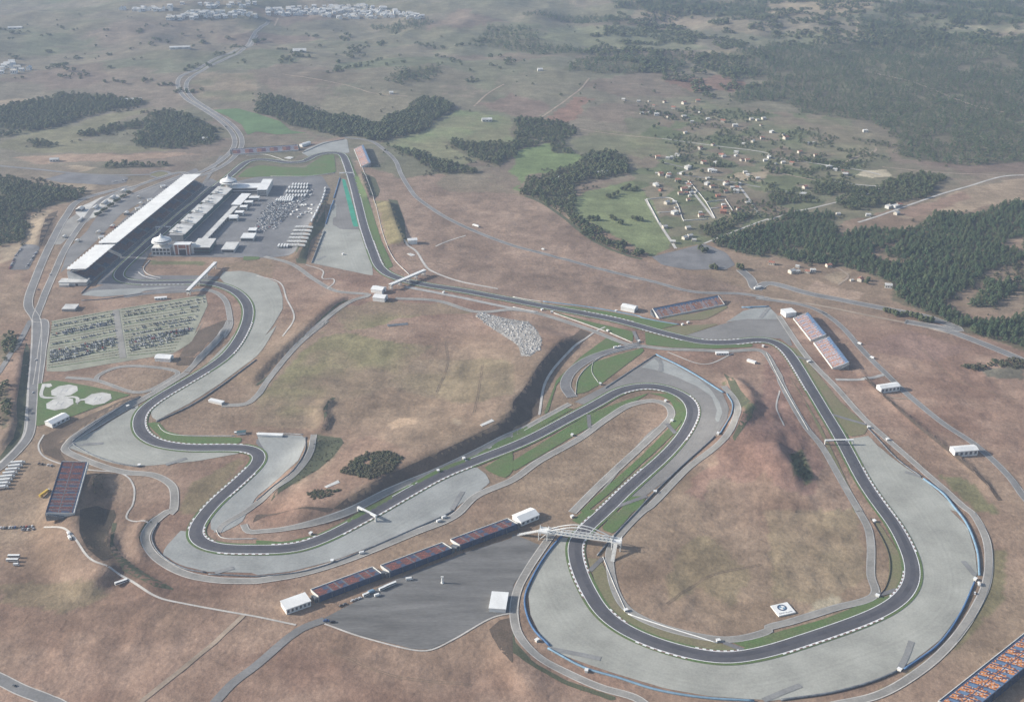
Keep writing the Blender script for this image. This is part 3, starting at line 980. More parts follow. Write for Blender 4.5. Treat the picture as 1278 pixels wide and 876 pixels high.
# ------------------------------------------------------------------ gravel beds and run-off areas
AREAS = [
    ('gravel_trap', 'gravel', .30, q('B1', '1090,585 1110,555 1200,550 1274,565', 'B2', '60,590 105,610 130,680 130,740 90,810 40,876', 'C2', '95,20 30,130', 'C1', '1168,165 1000,290 860,380 715,455 690,440 690,390 790,300 940,200 1040,100 1110,0', 'B1', '1220,820 1240,740 1190,670 1130,625')),
    ('gravel_trap', 'gravel', .30, q('C1', '630,385 330,555 300,572 390,608 500,648 600,665 700,660 900,640 1095,605 1000,580 850,575 700,550 650,500 630,440')),
    ('gravel_trap', 'gravel_blue', .30, q('C1', '1168,660 990,850', 'D1', '960,20 960,90 1000,110 1100,60', 'C2', '0,800 100,720 190,640 225,560 220,525 120,520 0,530 40,600 0,660')),
    ('gravel_trap', 'gravel_blue', .30, q('D1', '870,160 1000,190 1168,195', 'D2', '0,195 150,195 300,150 450,75 600,0', 'C2', '630,840 850,720 1000,665 1045,700 1065,740 960,815 870,876', 'D2', '880,28 600,138 350,232 150,283 0,298', 'D1', '1168,288 940,283 820,252 740,205 750,175 800,120 830,90 850,100')),
    ('run_off', 'runoff', .28, q('C3', '280,372 440,288 590,193 650,162 760,213 870,278 955,330 985,400 975,450 930,520 780,650 680,740 590,810 500,860 500,790 800,450 820,400 740,325 640,300 480,320 350,390')),
    ('gravel_trap', 'gravel_blue', .36, q('C3', '585,215 650,170 740,205 850,270 900,310 940,370 955,420 935,470 920,450 930,410 905,345 840,300 740,255 650,225')),
    ('gravel_trap', 'gravel', .30, q('C4', '370,540 460,525 500,570 600,650 720,730 820,820 880,876', 'D4', '830,0 910,80 945,190 955,290 940,330 890,450 790,590 660,690 520,765 300,830 100,860 0,872', 'D3', '1168,868 900,850 700,815 480,750 300,690 200,650 130,580 80,480 70,380 100,300 150,210 190,150 230,120 275,140 285,250 340,380 420,485 600,590 800,655 1000,685 1168,655', 'D4', '0,645 300,550 500,480 610,400 670,300 650,200 560,40 530,0', 'C4', '510,830 410,650')),
    ('run_off', 'runoff', .28, q('E7', '600,550 950,440 1150,390 1274,385', 'E8', '0,310 340,305 400,420 440,480 470,580 420,560 360,500 200,490 0,500', 'E7', '1200,590 900,620 700,590')),
    ('gravel_trap', 'gravel_blue', .34, q('E7', '1000,420 1180,300 1274,288', 'E8', '0,205 240,190 350,298 340,306 0,308', 'E7', '1240,384 1140,392')),
    ('gravel_trap', 'gravel', .30, q('B2', '380,200 330,350 272,512 580,575 570,490 530,350 500,345 420,320 395,300 400,200')),
    ('run_off', 'runoff', .32, q('B2', '420,92 400,150 385,230 378,320 420,345 520,345 480,200 445,95')),
    ('run_off', 'green_paint', .40, q('B2', '424,95 440,96 512,330 482,333')),
    ('gravel_trap', 'gravel_blue', .30, q('A2', '225,762 250,740 330,708 450,692 462,760 430,765 400,758 330,757 260,780')),
    ('run_off', 'asphalt_grey', .28, q('E3', '400,650 690,560 1000,600', 'E4', '300,660 600,660 420,720 380,735 0,745', 'E3', '900,690 550,720 330,700')),
    ('run_off', 'gravel_blue', .36, q('E3', '330,705 430,660 700,645 1274,622', 'E4', '320,690 240,712 0,740', 'E3', '900,692 550,722')),
    ('run_off', 'asphalt_grey', .30, q('E4', '0,590 600,590 760,600 700,640 560,640 0,645')),
    ('run_off', 'asphalt_grey', .26, q('C2', '0,560 30,600 0,650 20,700 110,610 120,560 60,530 0,535')),
]
M['gravel'] = rake_mat('raked pale gravel', (.385, .384, .338))
M['gravel_blue'] = rake_mat('raked grey gravel bed', (.350, .358, .338))
M['runoff'] = rake_mat('run off asphalt lanes', (.245, .235, .22))
for name, m, off, pg in AREAS:
    o = sheet(name, pg, m, off)
    if m in ('gravel', 'gravel_blue', 'runoff'):
        add_rake(o)
GRASS = [
    ('grass', q('E1', '210,450 300,370 430,330 640,350 880,355 1060,235 1170,225 1190,400 900,445 500,445')),
    ('grass', q('E6', '460,410 760,490 1200,590 1190,690 950,590 640,480 400,400')),
    ('grass', q('E6', '310,318 700,392 1274,525', 'E7', '330,490 540,440 300,405 0,345', 'E6', '1000,400 600,340')),
    ('grass', q('E7', '200,515 600,615 900,642 1274,632 1274,662 880,680 500,670 205,640')),
    ('grass_olive', q('E7', '340,490 560,450 800,440 900,430 940,435 600,550')),
    ('grass', q('C3', '435,75 500,105 380,155 300,205 200,290 160,420 140,430 200,270 310,165')),
    ('grass', q('C3', '290,335 285,290 325,220 370,190 590,125 600,140 480,230 400,290 330,330')),
    ('grass', q('C3', '0,640 340,430 345,490 270,530 0,690')),
    ('grass', q('C3', '350,425 480,375 620,330 600,345 440,430 360,480')),
    ('grass', q('C3', '620,330 720,335 780,390 785,440 735,505 715,470 745,420 720,370 690,350')),
    ('grass', q('C3', '710,490 740,510 600,640 450,780 330,876 300,876 380,800 560,640')),
    ('grass', q('C3', '480,876 540,800 610,800 570,876', 'D3', '560,0 460,110 400,90 470,0')),
    ('grass', q('D3', '270,50 330,0 390,0 310,70')),
    ('grass', q('C2', '580,830 640,790 840,690 1000,610 1168,520 1168,555 1000,635 850,700 660,790 590,825')),
    ('grass', q('C3', '0,510 130,450 230,400 280,400 120,490 0,565')),
    ('grass', q('C2', '1040,670 1168,590', 'C3', '0,600 0,690', 'C2', '1130,720 1060,690')),
    ('grass', q('C1', '670,470 720,460 760,505 850,528 1100,533 1100,560 850,560 740,540')),
    ('grass', q('D2', '0,140 130,148 300,108 430,43 480,0 540,0 440,60 300,130 150,165 0,170')),
    ('grass_olive', q('D3', '340,220 400,225 510,470 560,480 920,600 1020,635 900,655 700,610 500,500 400,420')),
    ('grass', q('D3', '990,600 1168,560 1168,620 1060,632')),
    ('grass', q('D4', '0,570 250,500 540,390 530,440 300,520 0,620')),
    ('grass_olive', q('D4', '500,50 600,200 640,280 600,370 530,385 555,280 550,200 490,70')),
    ('grass_olive', q('C4', '90,240 240,480 430,876 395,876 280,600 150,330')),
    ('grass_olive', q('C4', '105,120 150,135 200,210 330,370 460,485 440,520 370,530 300,430 200,280')),
    ('grass', q('B2', '470,30 490,50 560,210 620,400 680,530 650,540 590,420 530,230')),
    ('grass_bright', q('A1', '1060,548 1180,540 1270,565', 'A2', '0,565 120,605 170,650 250,662 100,670 0,655', 'A1', '1230,672 1200,620 1130,580')),
    ('grass', q('C1', '172,290 240,272 360,290 600,340 560,350 320,440 160,485')),
    ('grass_olive', q('E7', '330,370 700,330 1000,250 1030,265 900,340 800,390 600,400 440,390')),
    ('grass', q('E4', '990,400 1150,405 1150,430 980,445')),
    ('grass', q('B2', '0,50 380,55 385,62 100,75 0,75')),
    ('grass_olive', q('B1', '740,75 790,58 840,62 860,75 820,85 760,84')),
]
for m, pg in GRASS:
    sheet('mown_grass', pg, m, .44 if m == 'grass' else .40)

# ------------------------------------------------------------------ hardstandings
sheet('paddock_yard', q('F', '186,320 215,292 250,262 290,228 330,219 402,220 413,237 395,262 368,315 335,322 262,321'), 'asphalt_dark', .22)
sheet('pit_lane', q('E3', '470,600 690,320 900,130 1274,-180', 'E2', '620,480 900,260 1040,330 900,420 420,870', 'E3', '1010,290 930,420 960,500 1000,560 700,600'), 'asphalt_dark', .26)
sheet('car_park', q('D2', '300,498 450,420 560,350 700,290 960,190 1168,128', 'D3', '0,110 128,162 60,260 0,345', 'D2', '1168,400 1160,465 1080,487 900,586 790,636 720,636 480,576 315,517'), 'asphalt_lot', .25)
sheet('car_park', q('B3', '690,480 950,415 1060,460 1105,520 1060,543 870,545 740,520'), 'asphalt_grey', .25)
sheet('car_park', q('B1', '250,800 600,738 1020,668 1032,720 960,876', 'C1', '930,0 870,100 790,150 580,185 300,232 212,232 212,150 240,0'), mat('grass grid paving', (.325, .325, .25), .1, .03, .35, .95), .25)
sheet('plaza', q('F', '94,266 99,259 127,246 147,243 150,248 127,260 119,272 102,273'), 'concrete_pale', .30)
sheet('rubble_bed', q('E6', '-360,420 -300,400 0,470 160,490 230,560 290,670 270,760 170,835 80,830 60,740 0,690 -200,560'), mat('rubble dust', (.36, .335, .30), .2, .08, .8, .95), .15)
sheet('car_park', q('B1', '60,500 110,420 200,430 140,545 40,545'), 'asphalt_grey', .25)
sheet('forecourt', q('F', '92,345 100,330 160,268 215,222 245,210 250,216 150,300 92,352'), 'asphalt_grey', .22)
sheet('forecourt', q('B1', '300,560 340,440 430,355 520,225 640,180 800,110 960,60 985,75 800,150 600,270 480,400 350,520'), 'road', .20)
sheet('forecourt', q('B1', '230,420 330,300 480,200 640,130 700,125 600,190 400,330 300,420'), 'path', .18)
sheet('parking_bay', q('B1', '220,95 330,65 640,83 625,112 540,125 300,112'), 'asphalt_grey', .25)

# ------------------------------------------------------------------ roads
ROADS = [
    ('service_road', 'path', 7, .36, q('C4', '50,-20 190,180 320,315 460,468 640,625 800,765 900,855', 'D4', '930,15 990,120 1008,230 995,340 945,450 850,590 700,730 500,845 300,890', 'F', '985,892 900,897 820,888', 'D3', '560,858 400,810 250,745 110,665 30,575 5,480 20,370 65,280 180,110')),
    ('service_road', 'path', 8, .36, q('C1', '850,238 700,330 450,465 310,560 295,585 400,640 560,690 700,705 780,750 795,800 785,876', 'D1', '775,5 695,65 662,125 685,190 755,250 860,298 1000,322 1168,325', 'D2', '0,325 200,292 400,233 700,113 900,30', 'C2', '1000,800 1168,725', 'C3', '120,640 300,540 440,440 540,383 640,367 700,385 722,430 690,475 600,560 400,745 270,876')),
    ('service_road', 'path', 6, .38, q('D1', '1110,68 1128,98 1168,103', 'D2', '0,102 120,90 300,50 440,0', 'C2', '640,762 830,683 1000,602 1168,518', 'C3', '120,455 260,380')),
    ('service_road', 'asphalt_grey', 13, .40, q('C3', '270,350 240,300 262,240 340,180 450,140 580,110')),
    ('footpath', 'path_white', 3.0, .34, q('C3', '120,430 150,280 240,160 370,55 420,30')),
    ('service_road', 'path', 7, .38, q('B2', '690,688 900,700 1100,755', 'E6', '0,372 250,410 400,452 800,585 1120,710 1274,745', 'E7', '150,655 400,683 700,693 1000,705 1274,690', 'E8', '120,612 190,640 290,790 340,876', 'C4', '60,280 170,480 250,580 330,720 420,876', 'D4', '410,0 455,80 470,160 470,300 485,390 300,450 100,512 0,540', 'D3', '1168,547 950,592 530,462 440,222 460,150 600,0', 'C3', '620,850 800,670 960,540 1020,430 1010,360 960,300')),
    ('service_road', 'concrete', 6, .38, q('E6', '0,360 250,400', 'B2', '1260,735 1000,680 740,630')),
    ('service_road', 'path', 6.5, .34, q('B2', '40,480 170,515 290,595 400,652 560,670 480,697 400,745 250,876', 'C2', '325,0 195,105 60,262 0,345', 'C1', '1120,380 1010,388')),
    ('footpath', 'path_white', 2.4, .34, q('B2', '0,575 110,605 150,690 187,785 130,876')),
    ('footpath', 'path_white', 2.2, .36, q('B2', '245,520 330,550 330,590 380,590 385,610 350,640')),
    ('footpath', 'path_white', 2.2, .34, q('D1', '200,80 290,85 340,130 420,230 570,310 700,390 850,430 1168,487', 'D2', '0,487 180,525')),
    ('footpath', 'path_white', 2.0, .34, q('C1', '200,520 175,570 200,620 300,660 400,680 560,700 610,760 600,850', 'D1', '590,0 578,42 680,62')),
    ('service_road', 'path', 5, .32, q('C1', '300,260 430,272 640,328 780,265 810,238 700,213 540,213 450,250 435,275')),
    ('service_road', 'path', 7, .36, q('E4', '560,722 700,755 800,830', 'B1', '1140,770 1140,830 1100,880', 'C1', '1045,0 1000,75 930,150 850,235')),
    ('service_road', 'path', 6, .36, q('C2', '262,520 245,600 165,705 70,775 0,835', 'C1', '1120,870', 'D1', '1010,75 990,105')),
    ('service_road', 'asphalt_grey', 9, .36, q('E4', '-200,800 0,770 200,755 430,745 600,730')),
    ('kerbstone', 'path_white', 1.8, .36, q('D2', '310,520 480,580 720,640 790,640 900,590 1080,490 1168,470')),
    ('access_road', 'road', 9, .30, q('D2', '310,502 215,538 150,580 0,708', 'D1', '1060,790 980,876', 'F', '255,890')),
    ('highway', 'road', 11, .30, q('D1', '-60,745 0,772 100,822 250,880', 'F', '90,890')),
    ('perimeter_road', 'road', 7.5, .30, q('A2', '440,685 560,700 640,750 690,800 720,870', 'B2', '760,140 800,190 950,290 1100,360 1274,425', 'B3', '200,478 450,545 700,605 900,655 1140,665 1274,690', 'E8', '100,95 350,130 560,165 700,210 850,295 980,405 1120,565 1274,730', 'C4', '530,235 640,340 800,470 950,570 1100,712 1168,805', 'F', '1295,640 1420,800 1500,930')),
    ('highway', 'road', 14, .32, q('B3', '1130,545 1180,590 1210,640', 'B4', '0,612 200,662 400,702 600,742 800,782 950,842', 'C4', '620,5 780,35 950,95 1168,185', 'F', '1300,462 1480,560 1700,640')),
    ('access_road', 'dirt', 6, .30, q('B4', '-20,680 250,722 500,772 750,822 900,862')),
    ('highway', 'road', 10, .30, q('A1', '1274,155', 'A2', '60,108 20,140 0,155', 'A1', '1180,245 1050,305 960,355 895,385 885,430 925,492 1010,545 1120,625 1165,690 1150,750 1050,830 950,872', 'B1', '900,62 700,122 520,190 420,300 330,430 270,560 210,700 185,800', 'C1', '195,0 190,150 170,290')),
    ('highway', 'road', 10, .30, q('A1', '1274,175 1190,262 1060,322 970,372 935,400 925,440 960,492 1040,545 1150,620 1200,690 1185,755 1090,835 980,876', 'B1', '930,75 740,140 560,215')),
    ('highway', 'road', 12, .34, q('B1', '640,130 400,200 330,275 250,420 180,580 140,720', 'C1', '165,0 165,150 150,290 143,400 125,530 80,590 0,665 -50,700')),
    ('footpath', 'path_white', 2.2, .40, q('C1', '148,0 142,150 130,290 125,400 112,520 60,590 0,650')),
    ('access_road', 'road', 8, .30, q('C1', '140,0 90,95 0,230 -40,280')),
    ('access_road', 'road', 9, .28, q('B1', '-30,26 200,48 450,72 640,75 750,72')),
    ('roundabout', 'road', 7, .34, q('E2', '300,215 380,190 480,200 480,235 380,255 300,240')),
    ('access_road', 'road', 7, .32, q('B1', '1010,120 1050,60 1080,10 1100,-20')),
    ('access_road', 'path', 5, .30, q('B3', '740,10 870,48 820,68 1000,95 1230,135')),
    ('lane', 'path_white', 5, .28, q('B3', '860,110 920,190 1000,290')),
    ('lane', 'path_white', 5, .28, q('B3', '1110,110 1170,190 1225,275')),
    ('lane', 'path_white', 5, .28, q('B3', '660,195 720,300 810,440')),
    ('lane', 'path_white', 4, .28, q('B3', '950,415 1100,355 1274,292', 'B4', '0,300 120,260 240,235 480,175 580,130')),
    ('lane', 'path_white', 4, .28, q('A3', '740,690 960,720 1274,765', 'A4', '0,780 150,800 280,820 480,850 560,870')),
    ('lane', 'dirt', 4, .28, q('B4', '0,50 130,80 260,105')),
    ('lane', 'path_white', 4, .28, q('B4', '330,105 440,122 580,132')),
    ('lane', 'path_white', 5, .28, q('B4', '450,310 560,275 700,225 860,170 1000,130 1180,80 1274,75')),
    ('lane', 'dirt', 4, .28, q('B4', '570,35 900,65 1180,75')),
    ('lane', 'dirt', 6, .30, q('A4', '440,345 620,385 700,402 820,445 980,510 1080,540 1274,575')),
    ('lane', 'dirt', 5, .30, q('A3', '110,605 220,530 340,440 380,390')),
    ('lane', 'dirt', 4, .30, q('A3', '320,640 440,660 740,692')),
    ('lane', 'dirt', 4, .30, q('A2', '130,370 330,400 500,440 570,462 750,480')),
    ('lane', 'dirt', 5, .30, q('A2', '0,225 200,205 500,205')),
    ('lane', 'dirt', 5, .30, q('A2', '1080,530 1160,460 1230,420')),
    ('lane', 'dirt', 5, .30, q('A4', '370,815 460,775 530,755 540,735')),
    ('lane', 'dirt', 6, .30, q('A4', '450,110 440,170')),
    ('lane', 'dirt', 6, .30, q('A2', '90,130 110,90')),
    ('lane', 'dirt', 5, .28, q('D1', '1110,480 960,620 800,750 640,876')),
    ('lane', 'path_white', 4, .28, q('B2', '735,395 790,450 830,510 860,545 1000,600 1200,640')),
    ('lane', 'path_white', 3, .28, q('B2', '890,430 960,400 1040,375')),
    ('lane', 'concrete', 6, .28, q('C4', '310,270 440,265 540,245')),
    ('footpath', 'path_white', 2.0, .30, q('C3', '705,145 870,200 1005,150')),
    ('footpath', 'path_white', 2.0, .30, q('C4', '55,320 40,400 75,480')),
    ('lane', 'dirt', 3, .28, q('C4', '540,345 660,360')),
    ('footpath', 'path', 3, .30, q('C3', '330,876 640,500', 'C3', '700,470')),
    ('lane', 'dirt', 4, .30, q('B4', '350,620 400,575 330,530 300,525')),
]
for _n, r in enumerate(ROADS):
    e, em = None, 'path_white'
    if r[0] == 'highway' and r[2] != 9:
        e, em = .8, 'path_white'
    elif r[0] in ('service_road', 'perimeter_road'):
        e, em = .8, ('path_white' if _n < 3 else 'concrete')
    ribbon(r[0], r[4], r[2], r[1], r[3], edge=e, em=em)
ribbon('ditch', q('B3', '60,178 130,205 250,283 400,400 560,470 640,492'), 7, 'slope_green', .2)
for m, pg in (  # slope sheets: soil colour with the banks' shade painted in, crisp edged
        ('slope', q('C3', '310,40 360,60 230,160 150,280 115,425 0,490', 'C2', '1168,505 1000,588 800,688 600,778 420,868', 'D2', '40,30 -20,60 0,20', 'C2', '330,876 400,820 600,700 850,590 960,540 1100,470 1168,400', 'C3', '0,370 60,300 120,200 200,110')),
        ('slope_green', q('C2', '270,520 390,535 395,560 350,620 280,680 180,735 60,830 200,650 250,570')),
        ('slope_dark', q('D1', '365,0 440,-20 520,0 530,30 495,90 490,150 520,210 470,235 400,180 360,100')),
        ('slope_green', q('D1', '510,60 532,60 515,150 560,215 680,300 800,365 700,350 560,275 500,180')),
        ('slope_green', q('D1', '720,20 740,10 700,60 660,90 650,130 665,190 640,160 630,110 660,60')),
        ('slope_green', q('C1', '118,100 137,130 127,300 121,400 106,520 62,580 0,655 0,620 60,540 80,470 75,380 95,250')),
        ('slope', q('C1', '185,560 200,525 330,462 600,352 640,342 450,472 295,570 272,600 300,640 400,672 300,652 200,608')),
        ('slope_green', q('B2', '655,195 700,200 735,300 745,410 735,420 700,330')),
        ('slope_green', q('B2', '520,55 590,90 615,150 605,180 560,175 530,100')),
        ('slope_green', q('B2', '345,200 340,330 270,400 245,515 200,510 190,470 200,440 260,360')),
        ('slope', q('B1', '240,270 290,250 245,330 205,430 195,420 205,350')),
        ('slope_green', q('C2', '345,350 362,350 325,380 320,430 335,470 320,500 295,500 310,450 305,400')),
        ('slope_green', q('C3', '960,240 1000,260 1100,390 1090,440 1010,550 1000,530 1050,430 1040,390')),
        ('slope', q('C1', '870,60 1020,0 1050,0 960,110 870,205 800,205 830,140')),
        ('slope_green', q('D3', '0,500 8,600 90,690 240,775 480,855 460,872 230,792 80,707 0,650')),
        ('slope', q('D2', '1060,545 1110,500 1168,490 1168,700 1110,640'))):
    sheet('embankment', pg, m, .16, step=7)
ribbon('ditch', q('C2', '298,5 180,110 65,245 0,295'), 3.5, 'slope_green', .2)  # shaded face of the road cut laid on as a dark strip
ribbon('ditch', q('B2', '500,690 430,705 350,765 300,815', 'C2', '300,0'), 3, 'slope_green', .22)  # same painted shade strip farther along the road cut
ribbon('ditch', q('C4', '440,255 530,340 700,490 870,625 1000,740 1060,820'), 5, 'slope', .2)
# darker rescue tracks cut through the gravel beds
for s in (q('D3', '160,632 280,655 400,680'), q('D4', '600,728 630,670 655,600'), q('D4', '-20,870 60,835 150,800'), q('D4', '945,300 890,235'), q('C4', '700,712 625,690'), q('C1', '330,565 470,560'), q('C1', '755,658 850,628'), q('D1', '980,288 1065,265'), q('C2', '890,862 915,820 940,780'), q('B2', '295,498 345,478'), q('E7', '290,765 345,810 360,900'), q('E8', '150,295 195,245 240,188'), q('C3', '660,170 675,200 670,235')):
    ribbon('rescue_track', s, 5.5, 'rescue', .46)
for s in (q('C3', '550,50 575,105'), q('C3', '345,430 350,490'), q('C3', '700,470 740,515'), q('D3', '350,280 410,220'), q('D3', '960,605 1050,640'), q('D4', '500,390 590,365'), q('C4', '130,165 200,185'), q('C4', '280,425 450,475'), q('C3', '470,850 610,800')):
    ribbon('access_strip', s, 5, 'asphalt_grey', .52)

M['rut'] = mat('wheel ruts', (.255, .19, .135), .15, .1, .6, .95)
for px_ in (q('C2', '860,90 870,200 820,330'), q('C2', '1030,200 1010,330 990,420'), q('C2', '640,90 780,200 900,260'), q('D3', '700,430 900,300 1130,250'), q('C4', '700,130 880,280 1140,360'), q('B2', '760,500 1000,520 1270,580'), q('B3', '60,560 300,600 560,640'), q('D2', '330,640 640,760 980,800')):
    for sd in (-1.1, 1.1):
        pp = spline(P(px_), step=5)
        nn = side_normals(pp, False)
        struct(strip_mesh('wheel_rut', pp + nn * sd, -.35, .35, 'rut', .22))
# ================================================================== trackside walls and barriers
def wpath(px, step=5.0):
    return spline(P(px), step=step)


WALLS = [
    ('tyre_barrier', 'blue', 2.0, 3.2, 'dark blue tyre barrier curving round the gravel bed below the arched footbridge', 'barrier', q('D3', '225,118 150,210 90,310 55,400 62,470 95,545 168,622')),
    ('tyre_barrier', 'sky_blue', 2.0, 3.0, 'pale blue barrier along the bottom of the widest gravel bed', 'barrier', q('D3', '160,632 330,722 480,766 650,820 850,855 1100,872')),
    ('tyre_barrier', 'steel', 2.0, 3.0, 'grey blue barrier at the lower right end of the widest gravel bed', 'barrier', q('D4', '60,868 300,833 480,783 590,737')),
    ('tyre_barrier', 'blue', 2.0, 3.0, 'deep blue barrier between two rescue gaps on the outside of the last right bend', 'barrier', q('D4', '622,728 780,612 880,470 943,330')),
    ('tyre_barrier', 'sky_blue', 2.2, 4.0, 'bright blue barrier at the far upper edge of the widest gravel bed', 'barrier', q('D4', '965,300 955,190 905,62 850,-10', 'C4', '800,790 710,722')),
    ('tyre_barrier', 'steel', 1.6, 2.2, 'steel coloured barrier between the straight and its service road', 'barrier', q('C4', '700,712 600,640 455,490')),
    ('tyre_barrier', 'steel', 1.6, 2.0, 'grey barrier on the upper edge of the hairpin run-off area', 'barrier', q('C3', '420,310 600,190 650,158')),
    ('tyre_barrier', 'sky_blue', 2.0, 4.5, 'wide pale blue barrier round the outside of the hairpin', 'barrier', q('C3', '652,156 760,208 870,272 960,330')),
    ('tyre_barrier', 'sky_blue', 1.8, 2.5, 'blue barrier at the tip of the hairpin curving to the marshal post', 'barrier', q('C3', '975,335 1000,380 990,440 945,515')),
    ('tyre_barrier', 'steel', 1.8, 2.6, 'dark blue barrier running down from the hairpin to the footbridge', 'barrier', q('C3', '920,530 780,655 640,790 560,876', 'D3', '470,110 385,210')),
    ('trackside_wall', 'sky_blue', 1.8, 2.2, 'long pale turquoise wall above the back stretch below the red field', 'barrier', q('E6', '300,292 700,340 1020,392 1274,445', 'E7', '150,368 300,402 460,430 540,442')),
    ('tyre_barrier', 'sky_blue', 1.8, 5.0, 'blue barrier behind the gravel at the sharp bend by the twin stands', 'barrier', q('E7', '1160,270 1274,275', 'E8', '0,192 235,182')),
    ('concrete_wall', 'white_dirty', 1.4, 1.0, 'short white wall beside the track next to the white bridge', 'wall', q('E6', '0,245 140,272 295,292')),
    ('concrete_wall', 'white_dirty', 1.4, 1.0, 'white wall between back stretch and piled pale rock', 'wall', q('E6', '0,345 240,398')),
    ('concrete_wall', 'white_dirty', 1.4, 1.0, 'white wall along the green strip above the long embankment', 'wall', q('E6', '405,405 700,508 930,592')),
    ('concrete_wall', 'white_dirty', 1.4, 1.0, 'white wall ending at the paved crossing on the back stretch', 'wall', q('E6', '965,602 1195,702')),
    ('tyre_barrier', 'blue', 2.2, 3.0, 'blue barrier on the paddock edge of the long narrow gravel bed', 'barrier', q('B2', '415,90 385,190')),
    ('tyre_barrier', 'steel', 2.2, 3.0, 'slate blue barrier low down beside the long narrow gravel bed', 'barrier', q('B2', '338,355 275,512')),
    ('tyre_barrier', 'blue', 2.2, 3.0, 'blue barrier in the middle beside the long narrow gravel bed', 'barrier', q('B2', '385,200 345,320')),
    ('tyre_barrier', 'steel', 1.6, 2.4, 'grey barrier between the pale gravel and the red slope in the esses', 'barrier', q('C1', '1168,180 1000,303 860,393 712,462')),
    ('tyre_barrier', 'steel', 1.6, 2.2, 'grey barrier above the triangular gravel bed beyond the helipads', 'barrier', q('C1', '640,348 450,462 330,552')),
    ('tyre_barrier', 'steel', 1.6, 2.2, 'grey barrier below the triangular gravel bed by the red slope', 'barrier', q('C1', '330,560 420,612 540,652 640,668')),
    ('tyre_barrier', 'steel', 1.6, 2.2, 'grey barrier round the western end of the lower left gravel bed', 'barrier', q('D1', '720,60 692,130 738,210 838,268 940,288')),
    ('tyre_barrier', 'steel', 1.6, 2.2, 'grey barrier between the lower gravel bed and the road by the red stands', 'barrier', q('D1', '950,295 1168,305', 'D2', '0,305 200,285 370,235 600,140 840,35 900,5')),
    ('concrete_wall', 'tyre', 1.6, .8, 'thin dark wall round the triangular strip inside the last right bend', 'wall', q('D4', '470,40 545,180 560,270 535,360 505,395')),
    ('concrete_wall', 'white_dirty', 1.5, 1.0, 'white wall with a black foot beside the brown field under the arched footbridge', 'wall', q('D3', '410,215 460,340 515,462')),
    ('concrete_wall', 'white', 1.5, 1.2, 'bright white wall along the bottom of the brown infield', 'wall', q('D3', '525,476 700,535 930,608')),
    ('concrete_wall', 'white_dirty', 1.4, .9, 'white wall inside the left bend next to the grass wedge', 'wall', q('C1', '720,475 745,505 800,522 1070,527')),
    ('concrete_wall', 'white_dirty', 1.4, .9, 'white wall beside the strip inside the sharp left bend of the esses', 'wall', q('D1', '985,95 1010,128 1168,133')),
    ('concrete_wall', 'concrete_pale', 1.6, 1.0, 'pale wall at the edge of the infield grass loop', 'wall', q('C3', '285,340 300,260 360,195 440,150 560,118')),
    ('concrete_wall', 'concrete_pale', 1.4, 1.0, 'short pale wall bending through the grass loop', 'wall', q('C3', '365,190 360,235 390,285')),
    ('concrete_wall', 'white_dirty', 1.4, 1.0, 'pale wall east of the back straight with the green verge', 'wall', q('B2', '520,20 585,200 640,400 690,500 760,570')),
    ('concrete_wall', 'white_dirty', 1.4, 1.0, 'white wall beside the narrow straight past the grey gantry', 'wall', q('C4', '-5,150 110,370 185,500')),
    ('concrete_wall', 'white_dirty', 1.4, 1.0, 'white wall behind the asphalt at the corner of the fifth gravel bed', 'wall', q('C2', '0,515 150,517 215,520')),
    ('concrete_wall', 'steel', 1.5, 1.5, 'dark rail curving past the fifth gravel bed', 'barrier', q('C2', '225,530 220,600 150,700 60,770 0,820')),
    ('concrete_wall', 'white_dirty', 1.3, 1.2, 'white curved wall at the start of the first bend', 'wall', q('E3', '1010,360 950,440 980,490 1050,520 1130,535')),
    ('concrete_wall', 'white_dirty', 1.3, 1.2, 'pale wall curving round the infield slope by the pit exit', 'wall', q('E3', '900,480 960,520 1090,550')),
    ('concrete_wall', 'steel', 2.0, 1.0, 'dark wall in front of the roofed stands', 'wall', q('E3', '330,690 690,330 900,140')),
    ('concrete_wall', 'steel', 1.6, 1.0, 'dark wall behind the run-off lane at the first bend', 'wall', q('E3', '330,760 560,745 940,690')),
    ('concrete_wall', 'white_dirty', 1.4, .8, 'white wall around the infield at the far top bends', 'wall', q('E1', '300,235 480,225 620,262 700,290 840,292 880,270')),
    ('tyre_barrier', 'steel', 1.6, 2.5, 'grey barrier along the gravel of the far top corner', 'barrier', q('E1', '860,205 900,190 1080,115 1274,75')),
    ('concrete_wall', 'concrete_pale', 1.5, 2.0, 'pale wall at the far edge of the paddock', 'wall', q('E1', '540,442 920,440 1180,408')),
    ('guard_rail', 'steel', 1.0, .5, 'grey rail on the outer side of the service road by the widest gravel bed', 'barrier', q('D4', '945,15 1008,120 1026,230 1010,350 960,465 860,605')),
]
for nm, m, h, t, lab, cat, px in WALLS:
    wall_on(nm, wpath(px), h * (.75 if cat == 'barrier' else .7), t * (.55 if cat == 'barrier' else .6), m, lab, cat)


